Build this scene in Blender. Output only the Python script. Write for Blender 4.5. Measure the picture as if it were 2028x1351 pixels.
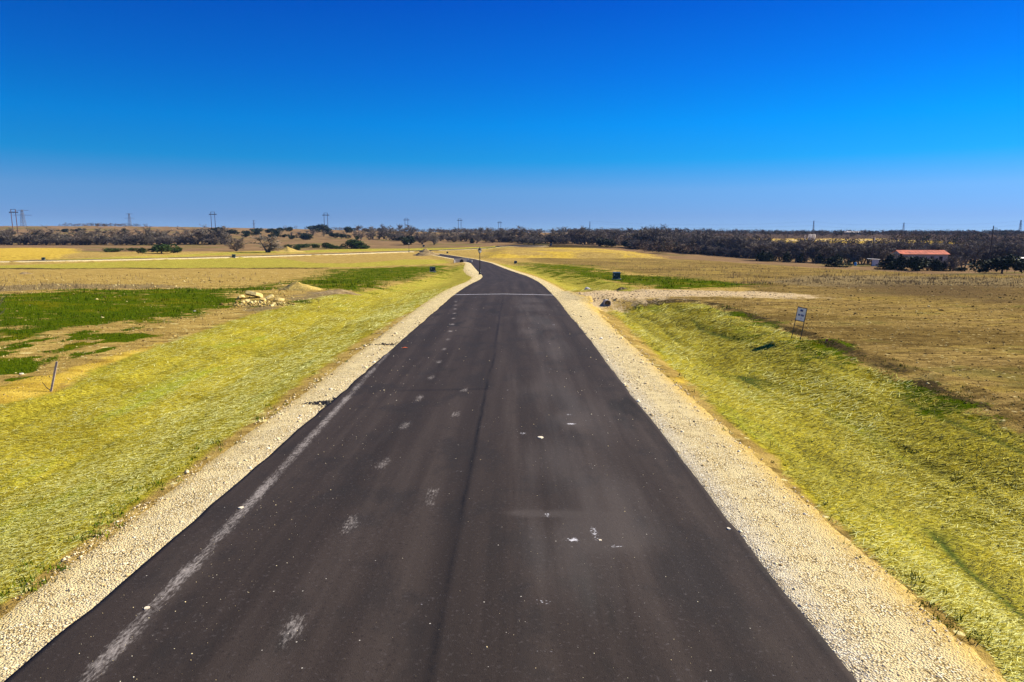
import bpy, math, random
import numpy as np
from mathutils import Vector, Matrix

for o in list(bpy.data.objects):
    bpy.data.objects.remove(o)
SC = bpy.context.scene
COL = SC.collection
R = math.radians

# ------------------------------------------------------------------ camera
PW, PH, FPX = 2028.0, 1351.0, 1352.0          # photograph size and focal length in its pixels
CAMH, PITCH = 4.0, R(9.06)                    # drone height over the road, tilt below the horizon
cam_d = bpy.data.cameras.new('camera')
cam_d.sensor_width = 36.0
cam_d.lens = FPX / PW * 36.0
cam_d.clip_start = 0.1
cam_d.clip_end = 20000
cam = bpy.data.objects.new('camera', cam_d)
COL.objects.link(cam)
cam.location = (0, 0, CAMH)
cam.rotation_euler = (R(90) - PITCH, 0, 0)
SC.camera = cam

# ------------------------------------------------------------------ sky, sun, exposure
SUN_EL, SUN_AZ = R(37), math.atan2(0.95, 0.31)     # azimuth clockwise from +Y: sun to the right, a little ahead
sun_dir = Vector((math.sin(SUN_AZ) * math.cos(SUN_EL), math.cos(SUN_AZ) * math.cos(SUN_EL), math.sin(SUN_EL)))
W = bpy.data.worlds.new('World')
SC.world = W
W.use_nodes = True
nt = W.node_tree
nt.nodes.clear()
tc = nt.nodes.new('ShaderNodeTexCoord')
sep = nt.nodes.new('ShaderNodeSeparateXYZ'); nt.links.new(tc.outputs['Generated'], sep.inputs[0])
mz = nt.nodes.new('ShaderNodeMath'); mz.operation = 'MULTIPLY_ADD'
nt.links.new(sep.outputs[2], mz.inputs[0]); mz.inputs[1].default_value = 3.2; mz.inputs[2].default_value = 0.06
cmb = nt.nodes.new('ShaderNodeCombineXYZ')
nt.links.new(sep.outputs[0], cmb.inputs[0]); nt.links.new(sep.outputs[1], cmb.inputs[1]); nt.links.new(mz.outputs[0], cmb.inputs[2])
nrm = nt.nodes.new('ShaderNodeVectorMath'); nrm.operation = 'NORMALIZE'; nt.links.new(cmb.outputs[0], nrm.inputs[0])
sky = nt.nodes.new('ShaderNodeTexSky')
sky.sky_type = 'NISHITA'; sky.sun_disc = False
sky.sun_elevation = SUN_EL; sky.sun_rotation = SUN_AZ
sky.air_density = 1.0; sky.dust_density = 0.0; sky.ozone_density = 3.0; sky.altitude = 200
nt.links.new(nrm.outputs[0], sky.inputs[0])
# deeper blue overhead, paler towards the horizon, the same all the way round
rmp = nt.nodes.new('ShaderNodeValToRGB'); nt.links.new(sep.outputs[2], rmp.inputs[0])
SKY = [(0.021, (0.245, 0.3, 0.416)), (0.058, (0.272, 0.438, 0.544)), (0.099, (0.032, 0.508, 0.696)), (0.146, (0.0, 0.523, 0.867)), (0.211, (0.0, 0.392, 0.887)), (0.297, (0.0, 0.255, 0.805))]
el = rmp.color_ramp.elements
while len(el) < len(SKY): el.new(.5)
for k, (ps, c) in enumerate(SKY): el[k].position = ps; el[k].color = (*c, 1)
mul = nt.nodes.new('ShaderNodeVectorMath'); mul.operation = 'MULTIPLY'
nt.links.new(sky.outputs[0], mul.inputs[0]); nt.links.new(rmp.outputs[0], mul.inputs[1])
bg = nt.nodes.new('ShaderNodeBackground'); bg.inputs[1].default_value = 0.15
nt.links.new(mul.outputs[0], bg.inputs[0])
wo = nt.nodes.new('ShaderNodeOutputWorld'); nt.links.new(bg.outputs[0], wo.inputs[0])

sl = bpy.data.lights.new('sun', 'SUN'); sl.energy = 5.0; sl.angle = R(0.53); sl.color = (1.0, 0.92, 0.76)
so = bpy.data.objects.new('sun', sl); COL.objects.link(so)
so.rotation_euler = sun_dir.to_track_quat('Z', 'Y').to_euler()
so.location = (60, 20, 60)

SC.view_settings.view_transform = 'Standard'
SC.view_settings.look = 'None'
SC.view_settings.exposure = 0.75
SC.view_settings.gamma = 1.0
SC.view_settings.use_curve_mapping = False
SC.render.engine = 'CYCLES'
SC.cycles.max_bounces = 5
SC.cycles.diffuse_bounces = 2
SC.cycles.volume_bounces = 0
SC.cycles.use_denoising = True
SC.cycles.use_adaptive_sampling = False
SC.cycles.sample_clamp_indirect = 4.0
SC.render.filter_size = 1.2

rng = np.random.default_rng(7)
random.seed(7)

# ------------------------------------------------------------------ numeric helpers
def smooth(x, a, b):
    t = np.clip((np.asarray(x, float) - a) / (b - a), 0, 1)
    return t * t * (3 - 2 * t)

def hash2(i, j, seed):
    h = (i.astype(np.int64) * 374761393 + j.astype(np.int64) * 668265263 + seed * 974711) & 0x7fffffff
    h = ((h ^ (h >> 13)) * 1274126177) & 0x7fffffff
    return ((h ^ (h >> 16)) & 0xffff) / 65535.0

def vnoise(x, y, seed=0):
    x = np.asarray(x, float); y = np.asarray(y, float)
    i = np.floor(x); j = np.floor(y)
    u = x - i; v = y - j
    u = u * u * (3 - 2 * u); v = v * v * (3 - 2 * v)
    i = i.astype(np.int64); j = j.astype(np.int64)
    a = hash2(i, j, seed); b = hash2(i + 1, j, seed)
    c = hash2(i, j + 1, seed); d = hash2(i + 1, j + 1, seed)
    return (a + (b - a) * u) * (1 - v) + (c + (d - c) * u) * v

def fbm(x, y, seed=0, oct=3):
    s = 0; a = 0.5; t = 0
    for k in range(oct):
        s = s + a * vnoise(x, y, seed + k * 17); t += a
        x = x * 2.03 + 11.3; y = y * 2.03 + 5.7; a *= 0.5
    return s / t - 0.5

# ------------------------------------------------------------------ the lie of the land
PY = np.array([-60, 0, 25, 45, 55, 74, 92, 110, 140, 200, 260, 330, 400, 480, 700, 900, 1300, 3000, 8000], float)
PZ = np.array([.2, 0, -.28, -.6, -.8, -1.5, -2.3, -3.0, -3.75, -4.9, -5.5, -5.8, -4.9, -3.3, 0.3, 3.2, 2.6, 1.5, -4], float)
def prof(y):
    s = 0
    for k, w in ((-1, .25), (0, .5), (1, .25)):
        s = s + w * np.interp(y + k * np.clip(np.abs(y) * .09, 2, 60), PY, PZ)
    return s

# centre line of the near road: straight, then swinging left to the junction
CY = np.array([-60, 5, 26, 70, 90, 110, 140, 170, 200, 240, 285, 335], float)
CX = np.array([-.76, -.76, -.65, -.65, -.6, -1.0, -3.7, -6.4, -9.0, -16.0, -27.5, -43.0], float)
YY = np.arange(-60, 336, 1.0)
_cx = np.interp(YY, CY, CX)
_k = np.hanning(31); _k /= _k.sum()
XX = np.convolve(np.pad(_cx, 15, mode='edge'), _k, 'valid')
XX[-12:] = _cx[-12:]
def road_x(y): return np.interp(y, YY, XX)
def road_hw(y): return np.interp(y, [-60, 5, 18, 74, 200, 335], [3.93, 3.93, 3.82, 3.81, 2.95, 3.2])
def road_cos(y):
    s = (road_x(y + 2) - road_x(y - 2)) / 4
    return 1 / np.sqrt(1 + s * s)
def road_d(x, y): return (x - road_x(y)) * road_cos(y)

CROSS = np.array([(-150, 196), (-139, 203), (-110, 240), (-80, 286), (-58, 322), (-43, 338), (-30, 352), (-12, 376), (5, 400)], float)
def seg_dist(x, y, P):
    best = np.full(np.shape(x), 1e9); side = np.zeros(np.shape(x))
    for (ax, ay), (bx, by) in zip(P[:-1], P[1:]):
        dx, dy = bx - ax, by - ay
        L2 = dx * dx + dy * dy
        t = np.clip(((x - ax) * dx + (y - ay) * dy) / L2, 0, 1)
        d = np.hypot(x - ax - t * dx, y - ay - t * dy)
        s = ((x - ax) * dy - (y - ay) * dx) / math.sqrt(L2)
        m = d < best
        best = np.where(m, d, best); side = np.where(m, s, side)
    return best, side
CUL = (5.0, 404.0); CULR = 15.0

def base_z(x, y):
    z = prof(y)
    z = z - 2.4 * smooth(x, 22, 120) * smooth(y, 60, 220) * (1 - smooth(y, 450, 800))
    z = z - 2.6 * smooth(x, 150, 420) * smooth(y, 620, 900)
    z = z + 8.6 * smooth(-x, 40, 560) * smooth(y, 430, 900) * (1 - .6 * smooth(y, 1400, 3000))
    z = z + 0.9 * smooth(-x, 60, 160) * smooth(y, 260, 340) * (1 - smooth(y, 420, 520))
    # cut bank that faces the camera right of the far road
    lip = 262 + 6 * np.sin(x * .07) + .15 * np.abs(x - 20)
    z = z + 2.0 * smooth(x, -14, -2) * (1 - smooth(x, 40, 66)) * (smooth(y, lip - 10, lip + 4) - smooth(y, 330, 410))
    # cut at the far left
    z = z + 1.3 * smooth(-x, 128, 142) * (smooth(y, 232, 246) - smooth(y, 262, 330))
    return z

EMB_Y = 51.5
def wrinkle(x, y, d): return vnoise(d * 1.1 + 2.0 * fbm(x * .25, y * .12, 51, 2), y * .055, 52)
def net_seam(x, y):
    d = road_d(x, np.minimum(y, 330)); w = np.exp(-((wrinkle(x, y, d) - .5) / .035) ** 2)
    return w * np.where(d > 0, 1.0, .30) * smooth(np.abs(d), 5.2, 6.2) * (1 - smooth(y, 45, 75)) * smooth(vnoise(x * .5, y * .35, 58), .25, .6)
def terrain(x, y, fine=True):
    x = np.asarray(x, float); y = np.asarray(y, float)
    z = base_z(x, y)
    d = road_d(x, y); ad = np.abs(d); hw = road_hw(y)
    on = smooth(y, -80, -40) * (1 - smooth(y, 300, 335))
    right = d > 0
    depth = np.where(right, .62, .48) * (1 - .45 * smooth(y, 90, 190))
    cen = np.where(right, 8.4, 8.8)
    half = np.where(right, 4.4, 4.6)
    ditch = np.where(ad < cen, smooth(ad, hw + 1.0, cen), 1 - smooth(ad, cen + .4, cen + half))
    # driveway fill across the right ditch
    wob = (vnoise(x * .6, y * .6, 3) - .5) * 1.2
    emb = smooth(y + wob * .6, EMB_Y - 5.4, EMB_Y - 3.9) * (1 - smooth(y + wob, EMB_Y + 4.2, EMB_Y + 7.0)) * right
    z = z - on * ditch * depth * (1 - emb)
    z = z + emb * (.16 * (1 - smooth(ad, 14, 28)) * smooth(ad, 3.9, 6) + .16 * np.exp(-((ad - 7.2) / 2.2) ** 2))
    z = z - on * .016 * np.minimum(ad, 6)
    z = z - on * .055 * (1 - smooth(ad, hw - .25, hw + .02))
    # spoil ridge along the right field edge
    wr = (vnoise(y * .35, x * .0 + 3.3, 8) - .5) * 1.0
    rid = np.exp(-((d - 13.7 - wr) / .38) ** 2) * smooth(y, 8, 14) * (1 - smooth(y, 43, 48)) * on
    z = z + rid * (.03 + .13 * vnoise(x * 2.1, y * 2.1, 9))
    # cross road fill
    m = (y > 170) & (y < 440) & (x < 40) & (x > -175)
    if np.any(m):
        cd, _ = seg_dist(x[m], y[m], CROSS)
        add = .65 * (1 - smooth(cd, 4.9, 8.2))
        cc = np.hypot(x[m] - CUL[0], y[m] - CUL[1])
        add = np.maximum(add, .5 * (1 - smooth(cc, CULR + 1.8, CULR + 5)))
        z[m] = z[m] + add - .06 * np.maximum(1 - smooth(cd, 3.0, 3.3), 1 - smooth(cc, CULR - .6, CULR))
    off = smooth(ad, hw + .05, hw + .5) * on + (1 - on)
    if fine:
        far = smooth(y, 60, 300)
        z = z + off * (fbm(x * .09, y * .09, 21, 3) * (.5 * smooth(ad, 12, 26) + 1.4 * smooth(y, 420, 700)))
        z = z + off * fbm(x * .7, y * .7, 31, 2) * (.07 * smooth(ad, hw + 1, hw + 4)) * (1 - far)
        near = (1 - smooth(y, 40, 90))
        z = z + off * near * fbm(x * 3.1, y * 3.1, 41, 3) * (.035 + .03 * smooth(ad, 12, 15))
        # long wrinkles of the straw blanket, roughly parallel to the road
        strw = smooth(ad, hw + 1.4, hw + 2.2) * (1 - smooth(ad, 12, 13.4))
        w1 = wrinkle(x, y, d)
        z = z + strw * near * .10 * (np.abs(w1 - .5) * 2 - .5)
        w2 = vnoise(d * 3.2 + 2.5 * fbm(x * .35, y * .2, 53, 2), y * .16, 54)
        z = z + strw * near * .05 * (w2 - .5)
    return z

# pixel of the photograph -> point on the ground
cp, sp = math.cos(PITCH), math.sin(PITCH)
def ray(px, py):
    a = (np.asarray(px, float) - PW / 2) / FPX
    b = -(np.asarray(py, float) - PH / 2) / FPX
    return np.stack([a, cp + b * sp, -sp + b * cp], -1)       # depth along the lens axis = 1
TS = np.concatenate([np.arange(4, 40, .12), 40 * 1.006 ** np.arange(0, 860)])
def ground(px, py):
    D = ray(np.atleast_1d(px), np.atleast_1d(py))
    P = D[:, None, :] * TS[None, :, None]
    h = P[..., 2] + CAMH - terrain(P[..., 0].ravel(), P[..., 1].ravel(), False).reshape(P.shape[:2])
    hit = h < 0
    k = np.where(hit.any(1), hit.argmax(1), len(TS) - 1)
    k0 = np.maximum(k - 1, 0); ii = np.arange(len(k))
    f = np.clip(h[ii, k0] / (h[ii, k0] - h[ii, k] + 1e-9), 0, 1)
    t = TS[k0] + (TS[k] - TS[k0]) * f
    Q = D * t[:, None]; Q[:, 2] += CAMH
    return Q, t
def at(px, py):
    Q, t = ground([px], [py])
    x, y = Q[0, 0], Q[0, 1]
    return Vector((x, y, float(terrain(np.array([x]), np.array([y]))[0]))), float(t[0])
def at_depth(px, depth):
    """ground point under the photo column px at a given distance"""
    a = (px - PW / 2) / FPX
    y = depth; x = a * depth * 1.0
    return Vector((x, y, float(terrain(np.array([x]), np.array([y]))[0])))
def gz(x, y): return float(terrain(np.array([float(x)]), np.array([float(y)]))[0])

# ------------------------------------------------------------------ object helpers
def tag(o, label=None, cat=None, group=None, kind=None):
    if label: o['label'] = label
    if cat: o['category'] = cat
    if group: o['group'] = group
    if kind: o['kind'] = kind
    return o

def mesh_np(name, V, F, mats=(), attrs=None, smooth_shade=False, face_mat=None):
    """V (n,3), F (m,k) -> mesh data"""
    V = np.asarray(V, np.float32); F = np.asarray(F, np.int32)
    me = bpy.data.meshes.new(name)
    m, k = F.shape
    me.vertices.add(len(V)); me.vertices.foreach_set('co', V.ravel())
    me.loops.add(m * k); me.loops.foreach_set('vertex_index', F.ravel())
    me.polygons.add(m)
    me.polygons.foreach_set('loop_start', np.arange(0, m * k, k, dtype=np.int32))
    if smooth_shade: me.polygons.foreach_set('use_smooth', np.ones(m, bool))
    for mt in mats: me.materials.append(mt)
    if face_mat is not None: me.polygons.foreach_set('material_index', np.asarray(face_mat, np.int32))
    me.update(calc_edges=True)
    for nm, arr in (attrs or {}).items():
        a = me.attributes.new(nm, 'FLOAT', 'POINT')
        a.data.foreach_set('value', np.asarray(arr, np.float32))
    return me

def link(name, me, parent=None, loc=(0, 0, 0), rot=(0, 0, 0)):
    o = bpy.data.objects.new(name, me); COL.objects.link(o)
    o.location = loc; o.rotation_euler = rot
    if parent: o.parent = parent
    return o
def empty(name, loc, rz=0, rot=None):
    o = bpy.data.objects.new(name, None); COL.objects.link(o)
    o.empty_display_size = .3
    o.location = loc; o.rotation_euler = rot if rot else (0, 0, rz)
    return o
def copy_tree(o, parent=None):
    c = o.copy(); COL.objects.link(c); c.parent = parent
    for ch in [x for x in bpy.data.objects if x.parent == o]:
        copy_tree(ch, c)
    return c

class MB:
    """collects boxes, tubes and lathes into one mesh"""
    def __init__(s): s.V = []; s.F = []
    def add(s, V, F):
        n = len(s.V); s.V += [tuple(v) for v in V]; s.F += [tuple(i + n for i in f) for f in F]; return s
    def box(s, c, d, M=None, bev=0):
        x, y, z = d[0] / 2, d[1] / 2, d[2] / 2
        V = [Vector((sx * x, sy * y, sz * z)) for sz in (-1, 1) for sx, sy in ((-1, -1), (1, -1), (1, 1), (-1, 1))]
        if M: V = [M @ v for v in V]
        V = [v + Vector(c) for v in V]
        return s.add(V, [(3, 2, 1, 0), (4, 5, 6, 7), (0, 1, 5, 4), (1, 2, 6, 5), (2, 3, 7, 6), (3, 0, 4, 7)])
    def tube(s, a, b, r0, r1=None, n=8, caps=True):
        a, b = Vector(a), Vector(b); r1 = r0 if r1 is None else r1
        w = (b - a).normalized(); u = w.orthogonal().normalized(); v = w.cross(u)
        V = []
        for p, r in ((a, r0), (b, r1)):
            V += [p + (u * math.cos(2 * math.pi * k / n) + v * math.sin(2 * math.pi * k / n)) * r for k in range(n)]
        F = [(k, (k + 1) % n, n + (k + 1) % n, n + k) for k in range(n)]
        if caps: F += [tuple(range(n - 1, -1, -1)), tuple(range(n, 2 * n))]
        return s.add(V, F)
    def lathe(s, pts, n=12, c=(0, 0, 0)):
        V = []; F = []
        for r, z in pts:
            V += [(c[0] + r * math.cos(2 * math.pi * k / n), c[1] + r * math.sin(2 * math.pi * k / n), c[2] + z) for k in range(n)]
        for i in range(len(pts) - 1):
            F += [(i * n + k, i * n + (k + 1) % n, (i + 1) * n + (k + 1) % n, (i + 1) * n + k) for k in range(n)]
        F.append(tuple(range(n - 1, -1, -1))); F.append(tuple((len(pts) - 1) * n + k for k in range(n)))
        return s.add(V, F)
    def build(s, name, mat, parent=None, loc=(0, 0, 0), rot=(0, 0, 0), sm=False):
        me = bpy.data.meshes.new(name); me.from_pydata([tuple(v) for v in s.V], [], s.F); me.materials.append(mat); me.update()
        if sm:
            for p in me.polygons: p.use_smooth = True
        return link(name, me, parent, loc, rot)

# ------------------------------------------------------------------ materials
class NT:
    """tiny node graph writer"""
    def __init__(s, name):
        s.m = bpy.data.materials.new(name); s.m.use_nodes = True
        s.t = s.m.node_tree; s.t.nodes.clear()
        s.out = s.t.nodes.new('ShaderNodeOutputMaterial')
        s.b = s.t.nodes.new('ShaderNodeBsdfPrincipled')
        s.t.links.new(s.b.outputs[0], s.out.inputs[0])
        s.b.inputs['Roughness'].default_value = .9
        s.b.inputs['Specular IOR Level'].default_value = .2
        g = s.t.nodes.new('ShaderNodeNewGeometry'); s.pos = g.outputs['Position']
    def set(s, sock, v):
        if v is None: return
        if hasattr(v, 'is_linked'): s.t.links.new(v, sock)
        elif isinstance(v, (tuple, list)) and sock.type == 'RGBA': sock.default_value = (*v[:3], 1)
        else: sock.default_value = v
    def n(s, t, **kw):
        nd = s.t.nodes.new(t)
        for k, v in kw.items(): setattr(nd, k, v)
        return nd
    def scale(s, v, sc, loc=(0, 0, 0)):
        nd = s.n('ShaderNodeMapping'); s.set(nd.inputs[0], v)
        nd.inputs['Scale'].default_value = sc; nd.inputs['Location'].default_value = loc
        return nd.outputs[0]
    def noise(s, v, sc=1, det=4, rough=.55, dist=0):
        nd = s.n('ShaderNodeTexNoise'); s.set(nd.inputs['Vector'], v)
        nd.inputs['Scale'].default_value = sc; nd.inputs['Detail'].default_value = det
        nd.inputs['Roughness'].default_value = rough; nd.inputs['Distortion'].default_value = dist
        return nd.outputs[0]
    def voro(s, v, sc=1, out='Distance', feature='F1'):
        nd = s.n('ShaderNodeTexVoronoi', feature=feature); s.set(nd.inputs['Vector'], v); nd.inputs['Scale'].default_value = sc
        return nd.outputs[out]
    def attr(s, name):
        nd = s.n('ShaderNodeAttribute', attribute_name=name); return nd.outputs['Fac']
    def math(s, op, a, b=0, c=0, clamp=False):
        nd = s.n('ShaderNodeMath', operation=op, use_clamp=clamp)
        s.set(nd.inputs[0], a); s.set(nd.inputs[1], b); s.set(nd.inputs[2], c); return nd.outputs[0]
    def rng(s, v, a, b, lo=0, hi=1):
        nd = s.n('ShaderNodeMapRange', interpolation_type='SMOOTHSTEP'); s.set(nd.inputs[0], v)
        for i, q in enumerate((a, b, lo, hi)): nd.inputs[i + 1].default_value = q
        return nd.outputs[0]
    def mix(s, f, a, b, blend='MIX'):
        nd = s.n('ShaderNodeMix', data_type='RGBA', blend_type=blend); s.set(nd.inputs[0], f)
        s.set(nd.inputs[6], a); s.set(nd.inputs[7], b); return nd.outputs[2]
    def ramp(s, f, stops):
        nd = s.n('ShaderNodeValToRGB'); s.set(nd.inputs[0], f)
        e = nd.color_ramp.elements
        while len(e) < len(stops): e.new(.5)
        for k, (p, c) in enumerate(stops): e[k].position = p; e[k].color = (*c, 1)
        return nd.outputs[0]
    def bump(s, h, strength=.5, dist=.02):
        nd = s.n('ShaderNodeBump'); s.set(nd.inputs['Height'], h)
        nd.inputs['Strength'].default_value = strength; nd.inputs['Distance'].default_value = dist
        s.t.links.new(nd.outputs[0], s.b.inputs['Normal'])
    def tint(s, c, t): return s.mix(1.0, c, t, 'MULTIPLY')
    def color(s, c): s.set(s.b.inputs['Base Color'], c)

def plain(name, col, rough=.7, var=.25, sc=6, metal=0, spec=.3):
    g = NT(name)
    oc = g.n('ShaderNodeTexCoord').outputs['Object']
    f = g.noise(oc, sc, 4)
    lo = tuple(c * (1 - var) for c in col); hi = tuple(min(1, c * (1 + var)) for c in col)
    g.color(g.ramp(f, [(.3, lo), (.7, hi)]))
    g.b.inputs['Roughness'].default_value = rough; g.b.inputs['Metallic'].default_value = metal
    g.b.inputs['Specular IOR Level'].default_value = spec
    g.bump(f, .15, .01)
    return g.m

def by_attr(name, stops, rough=.85, spec=.05, tint=(1, 1, 1)):
    """colour picked by the per-piece value 'tone'"""
    g = NT(name)
    g.color(g.tint(g.ramp(g.attr('tone'), stops), tint))
    g.b.inputs['Roughness'].default_value = rough; g.b.inputs['Specular IOR Level'].default_value = spec
    return g.m

# -- ground: one sheet, cover types blended by masks carried on the mesh
def ground_material():
    g = NT('ground_cover'); P = g.pos
    big = g.noise(P, .12, 4); mid = g.noise(P, .9, 5); fine = g.noise(P, 7, 5, .65); vfine = g.noise(P, 28, 3, .6)
    brk = g.math('ADD', g.math('MULTIPLY', g.math('SUBTRACT', mid, .5), 1.0), g.math('MULTIPLY', g.math('SUBTRACT', fine, .5), .7))
    def mask(nm, amp=1.0, a=.42, b=.58):
        return g.rng(g.math('ADD', g.attr(nm), g.math('MULTIPLY', brk, amp)), a, b)
    # bare tan dirt with pale limestone crumbs
    flat = g.noise(g.scale(P, (.35, 1.3, 1)), 1.4, 6, .65)
    dirt = g.ramp(flat, [(.30, (.165, .105, .040)), (.46, (.330, .220, .085)), (.60, (.450, .310, .125)), (.75, (.560, .420, .205))])
    dirt = g.mix(g.rng(fine, .44, .30), dirt, (.12, .075, .028))
    st = g.voro(P, 4.2); stc = g.voro(P, 4.2, 'Color')
    sx = g.n('ShaderNodeSeparateColor'); g.set(sx.inputs[0], stc)
    crumbs = g.math('MULTIPLY', g.rng(st, .30, .20), g.rng(sx.outputs[0], .80, .86))
    big_c = g.voro(g.scale(P, (.55, 1.1, 1)), 1.5); bcc = g.n('ShaderNodeSeparateColor'); g.set(bcc.inputs[0], g.voro(g.scale(P, (.55, 1.1, 1)), 1.5, 'Color'))
    dirt = g.mix(g.math('MULTIPLY', g.rng(big_c, .40, .22), g.rng(bcc.outputs[0], .62, .70, 0, .75)), dirt, (.135, .090, .036))
    dirt = g.mix(g.math('MULTIPLY', g.rng(big_c, .24, .14), g.rng(bcc.outputs[1], .74, .78, 0, .9)), dirt, (.76, .63, .36))
    dirt = g.mix(crumbs, dirt, (.70, .60, .38))
    # straw blanket
    sv = g.noise(g.scale(P, (2.0, 7.0, 3)), 3.0, 6, .7, .6)
    straw = g.ramp(sv, [(.30, (.075, .054, .006)), (.46, (.290, .225, .030)), (.60, (.560, .455, .075)), (.76, (.820, .720, .210))])
    straw = g.mix(g.rng(g.noise(P, .5, 4, .6), .55, .35, 0, .55), straw, g.tint(straw, (.55, .52, .45)))
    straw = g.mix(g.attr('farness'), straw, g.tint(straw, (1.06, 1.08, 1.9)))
    lime = g.noise(g.scale(P, (.9, .16, 1)), 1.0, 4, .6)
    straw = g.mix(g.math('MULTIPLY', g.rng(lime, .54, .72), .55), straw, g.ramp(sv, [(.3, (.085, .115, .012)), (.7, (.42, .50, .085))]))
    # green grass
    gv = g.noise(g.scale(P, (3, 6, 3)), 2.4, 5, .7)
    green = g.ramp(gv, [(.30, (.018, .042, .004)), (.50, (.048, .098, .008)), (.72, (.125, .170, .016))])
    green = g.mix(g.rng(g.noise(P, .35, 3), .50, .70), green, g.ramp(gv, [(.3, (.05, .08, .008)), (.7, (.17, .19, .02))]))
    # worked brown soil with long tracks
    tr = g.noise(g.scale(P, (.10, .55, 1)), 1.0, 5, .6, .8)
    so_ = g.noise(g.scale(P, (.7, 2.0, 1)), 1.9, 6, .68)
    soil = g.ramp(so_, [(.28, (.055, .034, .015)), (.45, (.180, .120, .048)), (.60, (.300, .205, .080)), (.78, (.450, .340, .150))])
    soil = g.mix(g.math('MULTIPLY', g.rng(tr, .54, .70), .45), soil, g.ramp(so_, [(.3, (.22, .15, .035)), (.7, (.50, .375, .090))]))
    soil = g.mix(g.math('MULTIPLY', g.rng(tr, .47, .36), .6), soil, (.100, .066, .032))
    soil = g.mix(g.rng(fine, .45, .33, 0, .7), soil, (.060, .038, .016))
    mot = g.noise(g.scale(P, (.05, .13, 1)), 1.0, 5, .65)
    soil = g.mix(g.rng(mot, .56, .43, 0, .75), soil, g.tint(soil, (.56, .55, .50)))
    soil = g.mix(g.rng(mot, .54, .66, 0, .6), soil, g.tint(soil, (1.15, 1.2, .75)))
    soil = g.mix(g.rng(g.noise(P, .22, 4, .6), .56, .66, 0, .5), soil, (.150, .135, .040))
    soil = g.mix(g.math('MULTIPLY', g.rng(big_c, .40, .22), g.rng(bcc.outputs[0], .66, .74, 0, .7)), soil, (.075, .048, .020))
    soil = g.mix(g.math('MULTIPLY', crumbs, .7), soil, (.52, .43, .25))
    grav = g.ramp(vfine, [(.3, (.30, .22, .11)), (.5, (.56, .45, .26)), (.7, (.74, .63, .42))])
    clay = g.ramp(g.math('ADD', g.math('MULTIPLY', flat, .6), g.math('MULTIPLY', mid, .4)), [(.34, (.30, .185, .026)), (.48, (.50, .335, .042)), (.64, (.70, .50, .080))])
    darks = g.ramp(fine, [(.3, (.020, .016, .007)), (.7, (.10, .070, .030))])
    past = g.ramp(g.noise(g.scale(P, (.3, .9, 1)), .25, 6, .65), [(.3, (.110, .074, .040)), (.5, (.200, .136, .075)), (.7, (.300, .210, .115))])
    past = g.mix(g.rng(g.noise(P, .03, 3), .52, .66), past, (.145, .130, .045))
    weeds = g.ramp(g.math('ADD', g.math('MULTIPLY', fine, .5), g.math('MULTIPLY', flat, .5)), [(.35, (.120, .085, .036)), (.65, (.360, .265, .110))])
    straw = g.tint(straw, (.99, 1.03, .58)); straw = g.mix(g.attr('netseam'), straw, g.ramp(sv, [(.3, (.022, .034, .006)), (.7, (.13, .17, .03))])); soil = g.tint(soil, (1.28, 1.27, .95)); green = g.tint(green, (1.28, 1.0, .34)); dirt = g.tint(dirt, (1.08, 1.08, .70)); past = g.tint(past, (1.15, 1.06, .90))
    c = g.mix(mask('pasture', .3), dirt, past)
    c = g.mix(mask('soil', .5), c, soil)
    c = g.mix(mask('litter', .4), c, g.ramp(mid, [(.3, (.060, .040, .028)), (.7, (.120, .084, .056))]))
    c = g.mix(mask('weeds', 1.1), c, weeds)
    c = g.mix(g.math('MULTIPLY', g.rng(g.math('ADD', g.attr('damp'), g.math('MULTIPLY', g.math('SUBTRACT', tr, .5), 1.6)), .2, 1.0), .80), c, (.110, .072, .034))
    c = g.mix(mask('clay', .8, .4, .6), c, clay)
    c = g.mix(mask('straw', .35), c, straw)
    gm = g.math('ADD', g.math('MINIMUM', g.attr('green'), .80), g.math('MULTIPLY', g.math('SUBTRACT', g.noise(g.scale(P, (.22, .60, 1)), 1.0, 4, .6), .5), 1.5))
    c = g.mix(g.rng(g.math('ADD', gm, g.math('MULTIPLY', brk, 1.3)), .42, .60), c, green)
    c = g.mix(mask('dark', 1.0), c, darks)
    c = g.mix(mask('gravel', 1.2, .35, .65), c, g.tint(grav, (1.0, .92, .80)))
    g.color(c)
    g.b.inputs['Roughness'].default_value = .95; g.b.inputs['Specular IOR Level'].default_value = .0
    h = g.math('ADD', g.math('MULTIPLY', fine, 1.0), g.math('MULTIPLY', vfine, .5))
    h = g.math('ADD', h, g.math('MULTIPLY', flat, .8))
    g.bump(h, .75, .09)
    return g.m

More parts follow.
